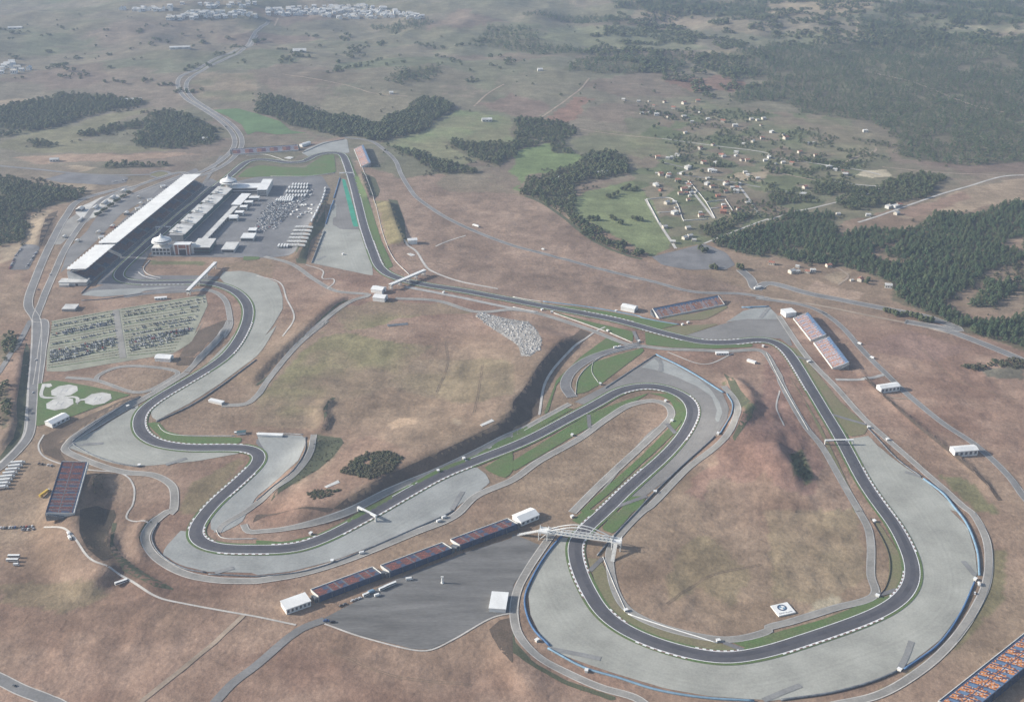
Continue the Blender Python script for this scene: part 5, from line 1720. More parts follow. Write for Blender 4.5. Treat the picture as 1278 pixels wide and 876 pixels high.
for lab, reg, x, y, w, d, h in (('white peaked tent at the far end of the forecourt plaza', 'B1', 617, 160, 12, 10, 4), ('pale booth row on the forecourt plaza, uppermost', 'B1', 560, 190, 16, 7, 3), ('pale booth row in the middle of the forecourt plaza', 'B1', 520, 215, 18, 7, 3), ('pale booth row on the forecourt plaza, lower one', 'B1', 475, 240, 18, 8, 3), ('grey blue booth at the lower end of the forecourt plaza', 'B1', 400, 250, 16, 12, 4), ('long white bus shelter below the forecourt plaza', 'B1', 400, 300, 20, 4, 3), ('white ticket booth beside the highway crossing', 'B1', 320, 385, 8, 5, 3), ('white ticket booth above the small parking bay', 'B1', 385, 405, 9, 6, 3), ('small booth beside the back of the shorter roofed stand', 'B1', 490, 365, 9, 6, 4), ('reddish booth behind the main stand', 'B1', 560, 335, 10, 6, 4), ('dark kiosk behind the main stand', 'B1', 630, 270, 10, 7, 4), ('white kiosk by the far end of the forecourt', 'B1', 700, 220, 8, 6, 3), ('white kiosk halfway up the forecourt', 'B1', 690, 190, 6, 5, 4)):
    p = q(reg, '%d,%d %d,%d' % (x, y, x + 10, y - 8))
    loc, rz, L = base(*p)
    t = thing('booth', lab, 'booth', loc, rz)
    b = MB()
    b.box(-w / 2, w / 2, -d / 2, d / 2, -.5, h)
    b.build('wall', 'steel' if 'dark' in lab or 'grey' in lab else ('brick' if 'reddish' in lab else 'cream'), t)
    b = MB()
    b.gable(-w / 2, w / 2, -d / 2, d / 2, h, h + d * .2)
    b.build('roof', 'white_dirty', t)

for txt, x0, y0, sz, m, nm in (('BMW', -Lb * .40, -Hb * .40, Hb * .17, 'steel', 'lettering'), ('Power', -Lb * .02, -Hb * .40, Hb * .17, 'dark', 'lettering')):
    fc = bpy.data.curves.new(nm, 'FONT')
    fc.body, fc.size = txt, sz
    fc.materials.append(M[m])
    tmp = bpy.data.objects.new(nm, fc)
    lm = bpy.data.meshes.new_from_object(tmp)
    bpy.data.objects.remove(tmp)
    fo = bpy.data.objects.new(nm, lm)
    COL.objects.link(fo)
    fo.location = (x0, y0, .06)
    fo.parent = board
# ================================================================== trees
def clump_tree(n, kind, seed, sub=0):
    """crown as loose clumps of foliage spread through its volume; unit height 1"""
    r = np.random.default_rng(seed)
    octa = np.array([(1, 0, 0), (-1, 0, 0), (0, 1, 0), (0, -1, 0), (0, 0, 1), (0, 0, -1)], float)
    of = np.array([(0, 2, 4), (2, 1, 4), (1, 3, 4), (3, 0, 4), (2, 0, 5), (1, 2, 5), (3, 1, 5), (0, 3, 5)])
    V, F = [], []
    for k in range(n):
        f = (k + .5) / n
        if kind == 'pine':
            z = .22 + .74 * f
            rad = .27 * (1 - f) ** .7 + .03
            s = .105 * (1.15 - .55 * f)
        else:
            z = .25 + .62 * f
            rad = .36 * math.sqrt(max(.05, 1 - (2 * f - .9) ** 2))
            s = .15
        a = k * 2.399 + r.uniform(-.5, .5)
        rr = rad * math.sqrt(r.uniform(.15, 1))
        c = np.array([rr * math.cos(a), rr * math.sin(a), z + r.uniform(-.05, .05)])
        v = octa * s * r.uniform(.65, 1.35, (6, 1)) * np.array([1.25, 1.25, .8])
        th = r.uniform(0, 3)
        rot = np.array([[math.cos(th), -math.sin(th), 0], [math.sin(th), math.cos(th), 0], [0, .2, 1]])
        V.append(v @ rot.T + c)
        F.append(of + 6 * k)
    return np.vstack(V), np.vstack(F)


def pip_any(x, y, z, polys):
    px, py = to_px(x, y, z)
    k = np.zeros(px.shape, bool)
    for p in polys:
        k |= inside(px, py, p)
    return k


def scatter(polys, sp, gap=.30, seed=1, jit=3):
    """jittered positions inside survey outlines"""
    out = []
    rg = np.random.default_rng(seed)
    for pg in polys:
        w = P(pg)
        lo, hi = w.min(0), w.max(0)
        gx, gy = np.meshgrid(np.arange(lo[0], hi[0], sp), np.arange(lo[1], hi[1], sp))
        gx, gy = gx.ravel() + rg.uniform(-.48, .48, gx.size) * sp, gy.ravel() + rg.uniform(-.48, .48, gy.size) * sp
        jx_, jy_ = (fbm(gx / 40, gy / 40, 3) - .5) * sp * jit, (fbm(gx / 40 + 9, gy / 40, 3) - .5) * sp * jit
        k = inside(gx + jx_, gy + jy_, w) & (fbm(gx / 55 + 31, gy / 55 + 7, 3) > gap)
        out.append(np.stack([gx[k], gy[k]], 1))
    return np.vstack(out)


def place_many(name, pos, tmpl, hgt, m, lab, cat, seed=2, wid=1.0):
    rg = np.random.default_rng(seed)
    Vs, Fs, off = [], [], 0
    pick = rg.integers(0, len(tmpl), len(pos))
    for ti, (V, F) in enumerate(tmpl):
        p = pos[pick == ti]
        if not len(p):
            continue
        n = len(p)
        h = rg.uniform(hgt[0], hgt[1], n) * (.8 + .4 * vnoise(p[:, 0] / 50, p[:, 1] / 50))
        a = rg.uniform(0, 6.28, n)
        ww = h * rg.uniform(.85, 1.2, n) * wid
        x = (V[None, :, 0] * np.cos(a)[:, None] - V[None, :, 1] * np.sin(a)[:, None]) * ww[:, None] + p[:, 0][:, None]
        y = (V[None, :, 0] * np.sin(a)[:, None] + V[None, :, 1] * np.cos(a)[:, None]) * ww[:, None] + p[:, 1][:, None]
        z = V[None, :, 2] * h[:, None] + H(p[:, 0], p[:, 1])[:, None] - .6
        Vs.append(np.stack([x, y, z], 2).reshape(-1, 3))
        Fs.append((F[None] + (np.arange(n) * len(V))[:, None, None]).reshape(-1, 3) + off)
        off += n * len(V)
    o = np_mesh(name, np.vstack(Vs), np.vstack(Fs), m)
    return tag(o, lab, cat, None, 'stuff')


PINE_HI = [clump_tree(20, 'pine', s) for s in range(5)]
PINE_LO = [clump_tree(9, 'pine', s + 20) for s in range(4)]
LEAF_HI = [clump_tree(24, 'leaf', s + 40) for s in range(5)]
LEAF_LO = [clump_tree(10, 'leaf', s + 60) for s in range(4)]


def tree_proto(kind, V, F, label, cat, group):
    t = thing('pine_tree' if kind == 'pine' else 'broadleaf_tree', label, cat, (0, 0, 0), 0, group)
    np_mesh('crown', V, F, 'pine' if kind == 'pine' else 'leaf', t)
    b = MB()
    b.lathe([(.024, -.05), (.018, .2), (.010, .55)], 6)
    b.bar((0, 0, .3), (.12, .05, .5), .006, n=4)
    b.bar((0, 0, .35), (-.1, .08, .55), .006, n=4)
    b.build('trunk', 'bark', t)
    return t


GP = 'pines of the wood east of the stands'
protos = [tree_proto('pine', *PINE_HI[k], 'dark green pine in the wood beyond the eastern perimeter road', 'pine tree', GP) for k in range(5)]
east = scatter(WOODS['east'], 8.6, .20, 11)
en = scatter(WOODS['east_near'], 9.0, .25, 12)
allp = np.vstack([east, en])
px_, py_ = to_px(allp[:, 0], allp[:, 1], H(allp[:, 0], allp[:, 1]))
vis = (px_ > -10) & (px_ < 1288)
allp = allp[vis]
dist = np.hypot(allp[:, 0], allp[:, 1])
od = np.argsort(dist)
NIND = 205
used = [False] * 5
for n_, i in enumerate(od[:NIND]):
    x, y = allp[i]
    k = n_ % 5
    h = random.uniform(9, 14)
    sc = (h * random.uniform(.9, 1.2), h * random.uniform(.9, 1.2), h)
    lc = (x, y, float(H(x, y)) - .4)
    if not used[k]:
        used[k] = True
        protos[k].location, protos[k].scale, protos[k].rotation_euler = lc, sc, (0, 0, random.uniform(0, 6))
    else:
        dup(protos[k], lc, random.uniform(0, 6), scale=sc)
place_many('wood_edge', scatter([q('B3', '100,196 250,282 400,400 560,470 650,492 650,475 560,440 430,350 330,290 270,225 160,190')], 8.5, .22, 105), LEAF_LO, (6, 10), 'leaf', 'line of trees along the upper edge of the red field', 'wood', 19, 1.2)
place_many('pine_wood', allp[od[NIND:]], PINE_HI, (8.5, 14), 'pine', 'dark pine wood stretching beyond the eastern perimeter road', 'wood', 3, 1.15)
place_many('wood_edge', scatter(WOODS['village_edge'], 9, .33, 13), LEAF_LO, (7, 11), 'leaf', 'loose trees and scrub round the village lanes', 'wood', 4, 1.1)
for nm, sp, t_, hg, m, lab, wd_ in (
        ('west', 11, LEAF_LO, (9, 13), 'leaf', 'dense dark wood at the far left beyond the highway', 1.15), ('northwest', 11, LEAF_LO, (9, 13), 'leaf', 'dark curved wood beside the bend of the highway', 1.15),
        ('gully', 10, LEAF_LO, (9, 14), 'leaf', 'dark wood along the gully beyond the far top bends', 1.15), ('brook', 10.5, LEAF_LO, (8, 13), 'leaf', 'winding belt of trees along the brook between the pale green fields', 1.1),
        ('far_east', 14, PINE_LO, (9, 14), 'pine', 'far blue green forest covering the hills at the upper right', 1.5), ('ridge', 20, PINE_LO, (10, 15), 'pine', 'hazy woods on the far ridges below the top edge', 1.8),
        ('east_beyond', 9.5, PINE_LO, (9, 14), 'pine', 'continuation of the pine wood past the eastern fields', 1.3), ('far_beyond', 16, PINE_LO, (9, 14), 'pine', 'continuation of the far blue green forest to the east', 1.5), ('west_beyond', 12, LEAF_LO, (9, 13), 'leaf', 'continuation of the dark western woods', 1.2),
        ('grandstand', 9.5, LEAF_LO, (8, 12), 'leaf', 'dark wood at the left edge beyond the main grandstand', 1.15), ('left_road', 9, LEAF_LO, (6, 10), 'leaf', 'dark scrubby trees at the left edge below the ramp road', 1.15)):
    place_many('distant_wood', scatter(WOODS[nm], sp, .29 if nm == 'far_east' else .24, len(nm) * 7), t_, hg, m, lab, 'wood', 5, wd_)
fringe = np.vstack([scatter(WOODS[k_], 11, .50, 200 + i_, 14) for i_, k_ in enumerate(('west', 'northwest', 'gully', 'brook', 'grandstand', 'east'))] + [scatter([q('B4', '1090,590 1274,480 1274,620 1100,615 1010,690 870,705')], 10, .42, 210, 3)])
place_many('wood_edge', fringe, LEAF_LO, (3, 7), 'shrub', 'bushes and young trees thinning out round the edges of the woods', 'wood', 31, 1.4)
# looser woodland patches over the far slopes
place_many('distant_wood', scatter([q('A3', '560,-10 1274,-10 1274,420 1000,500 700,380 300,260')], 19, .52, 101), LEAF_LO, (9, 14), 'leaf', 'broken dark woodland over the far slopes above the village', 'wood', 15, 1.8)
place_many('distant_wood', scatter([q('A4', '0,-10 1274,-10 1274,240 0,240')], 20, .50, 102), LEAF_LO, (9, 14), 'leaf', 'broken hazy woodland along the far ridge at the upper right', 'wood', 16, 1.8)
place_many('distant_wood', scatter([q('A1', '0,130 1274,130 1274,470 700,480 0,420'), q('A2', '0,130 1274,140 1274,420 0,430')], 19, .70, 103), LEAF_LO, (7, 12), 'leaf', 'small dark copses and hedgerows dotted over the far western hills', 'wood', 17, 1.7)
place_many('wood_edge', scatter([q('A3', '640,500 1274,560 1274,876 800,876 600,700'), q('A4', '0,600 640,640 640,800 560,870 0,870'), q('B4', '0,0 440,0 500,250 0,290'), q('B3', '700,0 1274,0 1274,290 1060,300 900,120')], 13, .58, 104), LEAF_LO, (4, 8), 'leaf', 'garden trees and hedges between the village plots', 'wood', 18, 1.3)
# scattered bushes over the open hills
hill = [q('A1', '0,100 1274,60 1274,480 0,520'), q('A2', '0,100 1274,90 1274,600 0,560'), q('A3', '0,100 1274,60 1274,640 0,600'), q('A4', '0,500 1274,520 1274,870 0,870'), q('A4', '0,0 1274,0 1274,220 0,220')]
hb_ = scatter(hill, 52, .64, 77)
place_many('hill_scrub', hb_, LEAF_LO, (4, 9), 'leaf', 'lone trees and bushes dotted over the hazy hills', 'scrub', 6, 1.3)
# scrub inside the circuit
for lab, pg, sp, h in (('dense green scrub patch in the hollow of the central field', q('C2', '370,690 430,640 500,600 600,590 670,625 610,690 520,722'), 2.6, (1.6, 3.0)), ('small green scrub patch beside the white slab', q('C2', '230,790 280,770 390,772 330,805 260,818'), 2.6, (1.2, 2.4)), ('rows of young bushes on the shaded slope behind the fifth gravel bed', q('C2', '275,525 390,545 350,625 190,735 170,730 240,620'), 4.2, (.8, 1.8)), ('bushes on the shaded rim of the left terrace', q('C1', '420,700 470,690 470,760 420,790'), 4, (1, 2)), ('green scrub in the ditch of the brown infield', q('C4', '110,610 160,592 205,715 175,745 120,690'), 4, (1.2, 2.6)), ('dark reeds round the pond on the right', q('C4', '880,205 960,205 1000,220 1010,180 1168,175 1168,220 1010,215 940,228'), 6, (3, 6))):
    place_many('scrub', scatter([pg], sp, .12 if sp < 3 else .28, 91), LEAF_LO, h, 'shrub', lab, 'scrub', 7, 1.8)

# single broadleaf trees one can tell apart
GB = 'single trees between the brook and the village'
lp = [tree_proto('leaf', *LEAF_HI[k], 'dark round crowned tree among fields and houses east of the brook', 'tree', GB) for k in range(5)]
spots = q('B3', '490,295 505,300 530,318 540,322 595,293 610,300 630,300 640,305 400,295 420,300 520,420 530,425 545,420 560,425 615,465 630,470 640,468 1000,535 985,540 1010,545 1120,540 1135,545 930,448 960,455 945,460 380,300 330,300 350,320 370,330 480,190 500,180 520,170 540,150 560,150 575,140 590,155 610,150 470,185 935,340 960,345 990,345 1010,335 1040,330', 'B4', '585,755 605,760 625,768 640,775 665,775 690,770 712,780 735,785 760,792 785,800 805,805 490,615 500,600', 'C4', '700,5 720,8 745,10')
vx = np.random.default_rng(8)
vil = [q('A3', '700,500 1274,560 1274,876 640,876'), q('B3', '560,0 1274,0 1274,290 850,290 640,120'), q('A4', '0,640 420,700 420,876 0,876'), q('B4', '0,0 420,0 450,240 0,220')]
extra = []
for pg in vil:
    x0, x1 = min(p[0] for p in pg), max(p[0] for p in pg)
    y0, y1 = min(p[1] for p in pg), max(p[1] for p in pg)
    n0 = 0
    while n0 < 18:
        x, y = vx.uniform(x0, x1), vx.uniform(y0, y1)
        if inside(np.array([x]), np.array([y]), pg)[0]:
            extra.append((x, y))
            n0 += 1
used = [False] * 5
for n_, (x, y) in enumerate(spots + extra):
    k = n_ % 5
    lc = P3(x, y)
    lc.z -= .4
    h = random.uniform(8, 12) if n_ < len(spots) else random.uniform(6, 10)
    sc = (h * random.uniform(1, 1.3), h * random.uniform(1, 1.3), h)
    if not used[k]:
        used[k] = True
        lp[k].location, lp[k].scale = lc, sc
    else:
        dup(lp[k], lc, random.uniform(0, 6), scale=sc)

# ---- heap of pale broken rock
rp = scatter([q('E6', '-360,420 -300,400 0,470 160,490 230,560 290,670 270,760 170,835 80,830 60,740 0,690 -200,560')], 3.0, .22, 55)
V, F = clump_tree(1, 'leaf', 2)
V = V - V.mean(0)
V = V / np.abs(V).max()
place_many('rubble', rp, [(V, F)] + [((lambda a: (a[0] - a[0].mean(0)) / np.abs(a[0] - a[0].mean(0)).max())(clump_tree(1, 'pine', s)), F) for s in (5, 6, 7)], (1.6, 3.8), 'stone', 'heap of pale broken rock on the edge of the central field', 'rubble', 9)

# ================================================================== houses
def house_proto(wall, roof, w, d, h, label, group, flat=False):
    t = thing('village_house', label, 'house', (0, 0, 0), 0, group)
    b = MB()
    b.box(-w / 2, w / 2, -d / 2, d / 2, -1.5, h)
    if not flat:
        for x in (-w / 2, w / 2):
            b.face([(x, -d / 2, h), (x, d / 2, h), (x, 0, h + d * .26)])
    b.build('wall', wall, t)
    b = MB()
    if flat:
        b.box(-w / 2 - .3, w / 2 + .3, -d / 2 - .3, d / 2 + .3, h, h + .4)
    else:
        b.gable(-w / 2, w / 2, -d / 2, d / 2, h, h + d * .28, ov=.5)
    rf = b.build('roof', roof, t)
    b = MB()
    b.box(w * .2, w * .2 + .9, -.5, .5, h + .5, h + d * .28 + 1.2)
    b.build('chimney', 'cream', rf)
    for k in range(3):
        b = MB()
        x = -w / 2 + w * (k + .25) / 3
        b.box(x, x + w / 6, -d / 2 - .08, -d / 2 + .05, h * .35, h * .7)
        b.build('window', 'dark', t)
    b = MB()
    b.box(w / 2 - .05, w / 2 + .08, -.6, .6, 0, 2.2)
    b.build('door', 'bark', t)
    return t


def copies(kinds, spots, jit=.6):
    first = [True] * len(kinds)
    for n_, (x, y, k, rz, s) in enumerate(spots):
        lc = P3(x, y)
        if first[k]:
            first[k] = False
            kinds[k].location, kinds[k].rotation_euler, kinds[k].scale = lc, (0, 0, rz), (s, s, s)
        else:
            dup(kinds[k], lc, rz, scale=(s, s, s))
    for f, k in zip(first, kinds):
        if f:
            for c in list(k.children):
                for g in list(c.children):
                    bpy.data.objects.remove(g)
                bpy.data.objects.remove(c)
            bpy.data.objects.remove(k)


G1, G2, G3 = 'red roofed village houses', 'white flat roofed village houses', 'cream village houses'
VK = [house_proto('cream', 'roof_red', 13, 10, 6, 'cream walled house with a red tiled roof among the village trees', G1), house_proto('white_dirty', 'white_dirty', 13, 10, 6, 'white house with a pale flat roof in the village lanes', G2, True), house_proto('cream', 'concrete_pale', 11, 9, 5, 'small cream house with a pale pitched roof in the village', G3), house_proto('brick', 'roof_red', 12, 10, 5, 'terracotta walled house with a red roof in the village plots', 'terracotta village houses')]
vs = []
for s_, kk in ((q('A3', '850,518 920,508 798,542 1045,608 930,742 1035,778 720,787 950,812 1165,802 735,872'), 0), (q('A3', '625,508 715,575 890,610 1105,630 1110,762 795,790 1255,802 870,842 440,862 840,867 770,792 1000,858'), 1), (q('A3', '640,568 850,585 1185,597 1245,594 460,860 550,500'), 2),
               (q('A4', '20,660 485,657 10,787 300,836 335,848'), 1), (q('A4', '90,692 120,816 160,762 390,867'), 0), (q('B3', '735,72 820,107 850,152 1060,120 945,17 935,282 990,137'), 0), (q('B3', '710,127 805,267 965,122 870,42 1110,160 460,72 430,67 985,57'), 1), (q('B3', '770,87 755,337 880,382 900,402 855,392 795,412 870,342 765,217 1090,142 1165,217'), 2), (q('B3', '735,152 1020,182 1050,238 1045,262'), 3),
               (q('B4', '185,140 655,228 20,518 460,600'), 0), (q('B4', '100,167 175,177 635,237 600,238 500,278 225,553 600,632'), 1), (q('B4', '350,272 385,77 640,270 120,560'), 2)):
    for (x, y) in s_:
        vs.append((x, y, kk, random.uniform(-.5, .9), random.uniform(.66, .95)))
for pg, n_ in ((q('A3', '640,500 1274,560 1274,876 700,876'), 22), (q('B3', '680,60 900,-20 1274,20 1274,150 1060,290 900,300 800,330'), 26), (q('A4', '0,640 250,680 420,876 0,876'), 8), (q('B4', '0,500 330,530 460,610 200,600'), 5)):
    x0, x1 = min(p[0] for p in pg), max(p[0] for p in pg)
    y0, y1 = min(p[1] for p in pg), max(p[1] for p in pg)
    k = 0
    while k < n_:
        x, y = vx.uniform(x0, x1), vx.uniform(y0, y1)
        if inside(np.array([x]), np.array([y]), pg)[0]:
            vs.append((x, y, int(vx.integers(0, 3)), vx.uniform(-.5, .9), vx.uniform(.45, .75)))
            k += 1
copies(VK, vs)
# estate of small houses on the far ridge
EK = [house_proto('white', 'white_dirty', 15, 11, 8, 'white roofed house in the dense estate on the far ridge', 'white roofed houses of the far estate'), house_proto('white', 'cream', 15, 11, 8, 'cream roofed house in the estate on the far ridge at the top', 'cream roofed houses of the far estate')]
es = []
for s_, n_ in ((q('A2', '40,50 300,38 540,32 660,52 830,88 800,100 640,92 420,98 280,80 60,85'), 185), (q('A1', '830,65 1274,60 1274,90 1000,95 840,108'), 58), (q('A1', '590,48 850,38 860,55 620,62'), 22), (q('A1', '0,315 60,312 190,352 60,372 0,372'), 14), (q('A1', '900,22 1274,18 1274,45 1000,40'), 22)):
    x0, x1 = min(p[0] for p in s_), max(p[0] for p in s_)
    y0, y1 = min(p[1] for p in s_), max(p[1] for p in s_)
    k = 0
    while k < n_:
        x, y = vx.uniform(x0, x1), vx.uniform(y0, y1)
        if inside(np.array([x]), np.array([y]), s_)[0]:
            es.append((x, y, int(vx.random() < .35), vx.choice([.1, .25, 1.6]), vx.uniform(.85, 1.2)))
            k += 1
for e_ in EK:
    e_.name = 'estate_house'
copies(EK, es)
for lab, x, y, w, d in (('white farm shed alone on the green field below the brook', *q('A2', '1145,603')[0], 24, 12), ('long white farm shed at the far left', *q('A1', '77,145')[0], 45, 12), ('long pale shed beside the highway on the hill', *q('A1', '895,243')[0], 60, 12), ('white farm buildings alone on the hazy hill', *q('A2', '215,260')[0], 40, 22), ('long pale shed at the edge of the western wood', *q('A1', '655,504')[0], 50, 10), ('white shed at the roadside below the brown strip', *q('A1', '272,802')[0], 18, 10), ('tiny white house on the hill crest', *q('A2', '670,468')[0], 10, 10), ('white house at the edge of the red ploughed land', *q('A3', '135,353')[0], 14, 10), ('white house by the highway bend', *q('A1', '1020,697')[0], 12, 9)):
    t = house_proto('white_dirty', 'white_dirty', w, d, 5, lab, None)
    del_g = t.get('group')
    t.name = 'farm_building'
    t['category'] = 'farm building'
    t.location = P3(x, y)
    t.rotation_euler = (0, 0, .15)

# ================================================================== vehicles
CAR_N = {}


def car_proto(col):
    t = thing('parked_car', '', 'car', (0, 0, 0))
    b = MB()
    b.extrude([(-2.1, -.88, .35), (-2.15, -.88, .85), (-.9, -.88, .95), (.9, -.88, .95), (2.1, -.88, .8), (2.15, -.88, .35)], [(-2.1, .88, .35), (-2.15, .88, .85), (-.9, .88, .95), (.9, .88, .95), (2.1, .88, .8), (2.15, .88, .35)])
    b.box(-1.0, .5, -.7, .7, 1.42, 1.48)
    b.build('body', col, t)
    b = MB()
    b.extrude([(-1.7, -.78, .93), (-1.0, -.7, 1.42), (.5, -.7, 1.42), (1.2, -.78, .93)], [(-1.7, .78, .93), (-1.0, .7, 1.42), (.5, .7, 1.42), (1.2, .78, .93)])
    b.build('windows', 'dark', t)
    w = MB()
    for x in (-1.3, 1.35):
        for y in (-.9, .72):
            w.bar((x, y, .33), (x, y + .18, .33), .33, n=8)
    w.build('wheels', 'tyre', t)
    return t


def lorry_proto(L=13, h=3.9, col='white'):
    t = thing('lorry', '', 'lorry', (0, 0, 0))
    b = MB()
    b.box(-L / 2, L / 2, -1.25, 1.25, 1.1, h)
    b.build('trailer', col, t)
    b = MB()
    b.extrude([(L / 2 + .5, -1.2, .6), (L / 2 + 2.8, -1.2, .6), (L / 2 + 2.8, -1.2, 1.8), (L / 2 + 2.4, -1.2, 3.1), (L / 2 + .5, -1.2, 3.3)], [(L / 2 + .5, 1.2, .6), (L / 2 + 2.8, 1.2, .6), (L / 2 + 2.8, 1.2, 1.8), (L / 2 + 2.4, 1.2, 3.1), (L / 2 + .5, 1.2, 3.3)])
    b.build('cab', 'white_dirty', t)
    b = MB()
    for x in (-L / 2 + 1.5, -L / 2 + 2.8, L / 2 - .6, L / 2 + 1.8):
        for y in (-1.25, .95):
            b.bar((x, y, .5), (x, y + .3, .5), .5, n=8)
    b.box(-L / 2 + .4, L / 2 + .6, -.6, .6, .7, 1.1)
    b.build('chassis', 'tyre', t)
    return t


def bus_proto(col='white'):
    t = thing('coach', '', 'coach', (0, 0, 0))
    b = MB()
    b.box(-6, 6, -1.25, 1.25, .5, 3.2)
    b.build('body', col, t)
    b = MB()
    b.box(-5.6, 5.95, -1.3, 1.3, 1.6, 2.6)
    b.box(5.9, 6.05, -1.1, 1.1, 1.2, 2.7)
    b.build('windows', 'dark', t)
    b = MB()
    for x in (-3.5, 4):
        for y in (-1.3, 1.0):
            b.bar((x, y, .5), (x, y + .3, .5), .5, n=8)
    b.build('wheels', 'tyre', t)
    return t


def van_proto(col='white'):
    t = thing('van', '', 'van', (0, 0, 0))
    b = MB()
    b.extrude([(-2.9, -1.05, .4), (2.9, -1.05, .4), (2.9, -1.05, 1.2), (1.9, -1.0, 2.5), (-2.9, -1.0, 2.6)], [(-2.9, 1.05, .4), (2.9, 1.05, .4), (2.9, 1.05, 1.2), (1.9, 1.0, 2.5), (-2.9, 1.0, 2.6)])
    b.build('body', col, t)
    b = MB()
    b.extrude([(2.15, -.9, 2.32), (2.75, -.9, 1.45), (2.85, -.9, 1.45), (2.25, -.9, 2.32)], [(2.15, .9, 2.32), (2.75, .9, 1.45), (2.85, .9, 1.45), (2.25, .9, 2.32)])
    b.build('windscreen', 'dark', t)
    b = MB()
    for x in (-1.8, 1.9):
        for y in (-1.08, .88):
            b.bar((x, y, .4), (x, y + .2, .4), .4, n=8)
    b.build('wheels', 'tyre', t)
    return t


CARS = {c: car_proto('car_' + c) for c in ('white', 'silver', 'grey', 'black', 'red', 'blue')}
LOR, BUS, VAN = lorry_proto(), bus_proto(), van_proto()
MAST = list(CARS.values()) + [LOR, BUS, VAN]


def drop(proto, x, y, head, label, group=None, world=None, sc=None):
    lc = P3(x, y) if world is None else Vector((world[0], world[1], float(H(*world))))
    lc.z += .42
    return dup(proto, lc, head, label, group, sc)


def heading(p1, p2):
    a, b = P([p1])[0], P([p2])[0]
    return math.atan2(b[1] - a[1], b[0] - a[0])


colw = ['white'] * 5 + ['silver'] * 4 + ['grey'] * 4 + ['black'] * 4 + ['red', 'blue']
cr = random.Random(4)
NCAR = 0


def car_row(p1, p2, label, group, fill=.85, gap=2.9, ang=math.pi / 2):
    global NCAR
    a, b = P([p1])[0], P([p2])[0]
    L = np.hypot(*(b - a))
    h = math.atan2(b[1] - a[1], b[0] - a[0])
    for k in range(int(L / gap)):
        if cr.random() > fill:
            continue
        w = a + (b - a) * (k * gap / L)
        c = cr.choice(colw)
        drop(CARS[c], 0, 0, h + ang + cr.uniform(-.06, .06), '%s car %s' % ({'grey': 'dark grey', 'silver': 'silver grey'}.get(c, c), label), '%s %s' % (c, group), w)
        NCAR += 1


for s_ in ('232,140 525,80', '232,157 530,92', '232,176 535,112', '232,190 420,150', '590,88 880,32', '590,105 880,45', '590,128 800,82'):
    p = q('C1', s_)
    car_row(p[0], p[1], 'in the long rows of the striped car park', 'cars in the striped car park', .72)
for s_ in ('C1', '400,28 525,5'), ('B1', '430,832 560,805'), ('B1', '890,745 990,725'), ('B1', '800,868 960,838'), ('C1', '240,65 330,45'):
    p = q(*s_)
    car_row(p[0], p[1], 'in the emptier rows of the striped car park', 'cars in the emptier rows of the striped car park', .5)
for s_ in ('75,480 110,440', '50,540 75,490', '135,530 190,450'):
    p = q('B1', s_)
    car_row(p[0], p[1], 'in the small parking bay across the highway', 'cars in the small bay', .7, 3.4)
p = q('D1', '5,85 165,75')
car_row(p[0], p[1], 'in the row at the left edge above the coaches', 'cars at the left edge', .8)
p = q('D1', '90,92 165,88')
car_row(p[0], p[1], 'in the second row at the left edge above the coaches', 'cars in second row at the left edge', .6)
p = q('C1', '165,652 250,665')
car_row(p[0], p[1], 'parked between the white lorries and the maroon stand', 'cars by the lorries', .5, 4)
p = q('E8', '690,200 1000,370')
car_row(p[0], p[1], 'parked along the perimeter road behind the twin stands', 'cars behind the twin stands', .35, 6, 0)
p = q('B1', '560,110 660,95')
car_row(p[0], p[1], 'in the parking bay beyond the roundabout', 'cars beyond the roundabout', .7, 3.2)
# paddock cars
pad = scatter([q('E1', '440,876 420,800 540,720 620,690 770,700 760,760 680,876'), q('B2', '10,290 70,210 180,225 160,280 100,345 0,360'), q('E1', '770,690 930,560 960,600 780,760'), q('B2', '190,240 240,150 255,170 215,250')], 6.2, .22, 33)
pad = pad[np.random.default_rng(3).permutation(len(pad))]
nind = max(0, 296 - NCAR)
for w in pad[:nind]:
    c = cr.choice(colw)
    drop(CARS[c], 0, 0, cr.choice([.9, .9, 2.5]) + cr.uniform(-.1, .1), '%s car in the crowded parking of the paddock' % {'grey': 'dark grey', 'silver': 'silver grey'}.get(c, c), '%s cars in the paddock' % c, w)
if len(pad) > nind:
    mb = MB()
    for w in pad[nind:]:
        z, h = float(H(*w)) + .42, cr.choice([.9, 2.5])
        c, s = math.cos(h), math.sin(h)
        for (x0, x1, y0, y1, z0, z1, mi) in ((-2.1, 2.1, -.88, .88, .35, .95, cr.choice([0, 0, 1, 2])), (-1.5, .9, -.75, .75, .95, 1.45, 2)):
            i = len(mb.v)
            mb.box(x0, x1, y0, y1, z0, z1, mi)
            for j in range(i, len(mb.v)):
                x, y, zz = mb.v[j]
                mb.v[j] = (w[0] + c * x - s * y, w[1] + s * x + c * y, z + zz)
    tag(mb.build('distant_cars', ['car_white', 'car_silver', 'car_grey']), 'the rest of the crowded cars between the paddock lorries', 'cars', None, 'stuff')

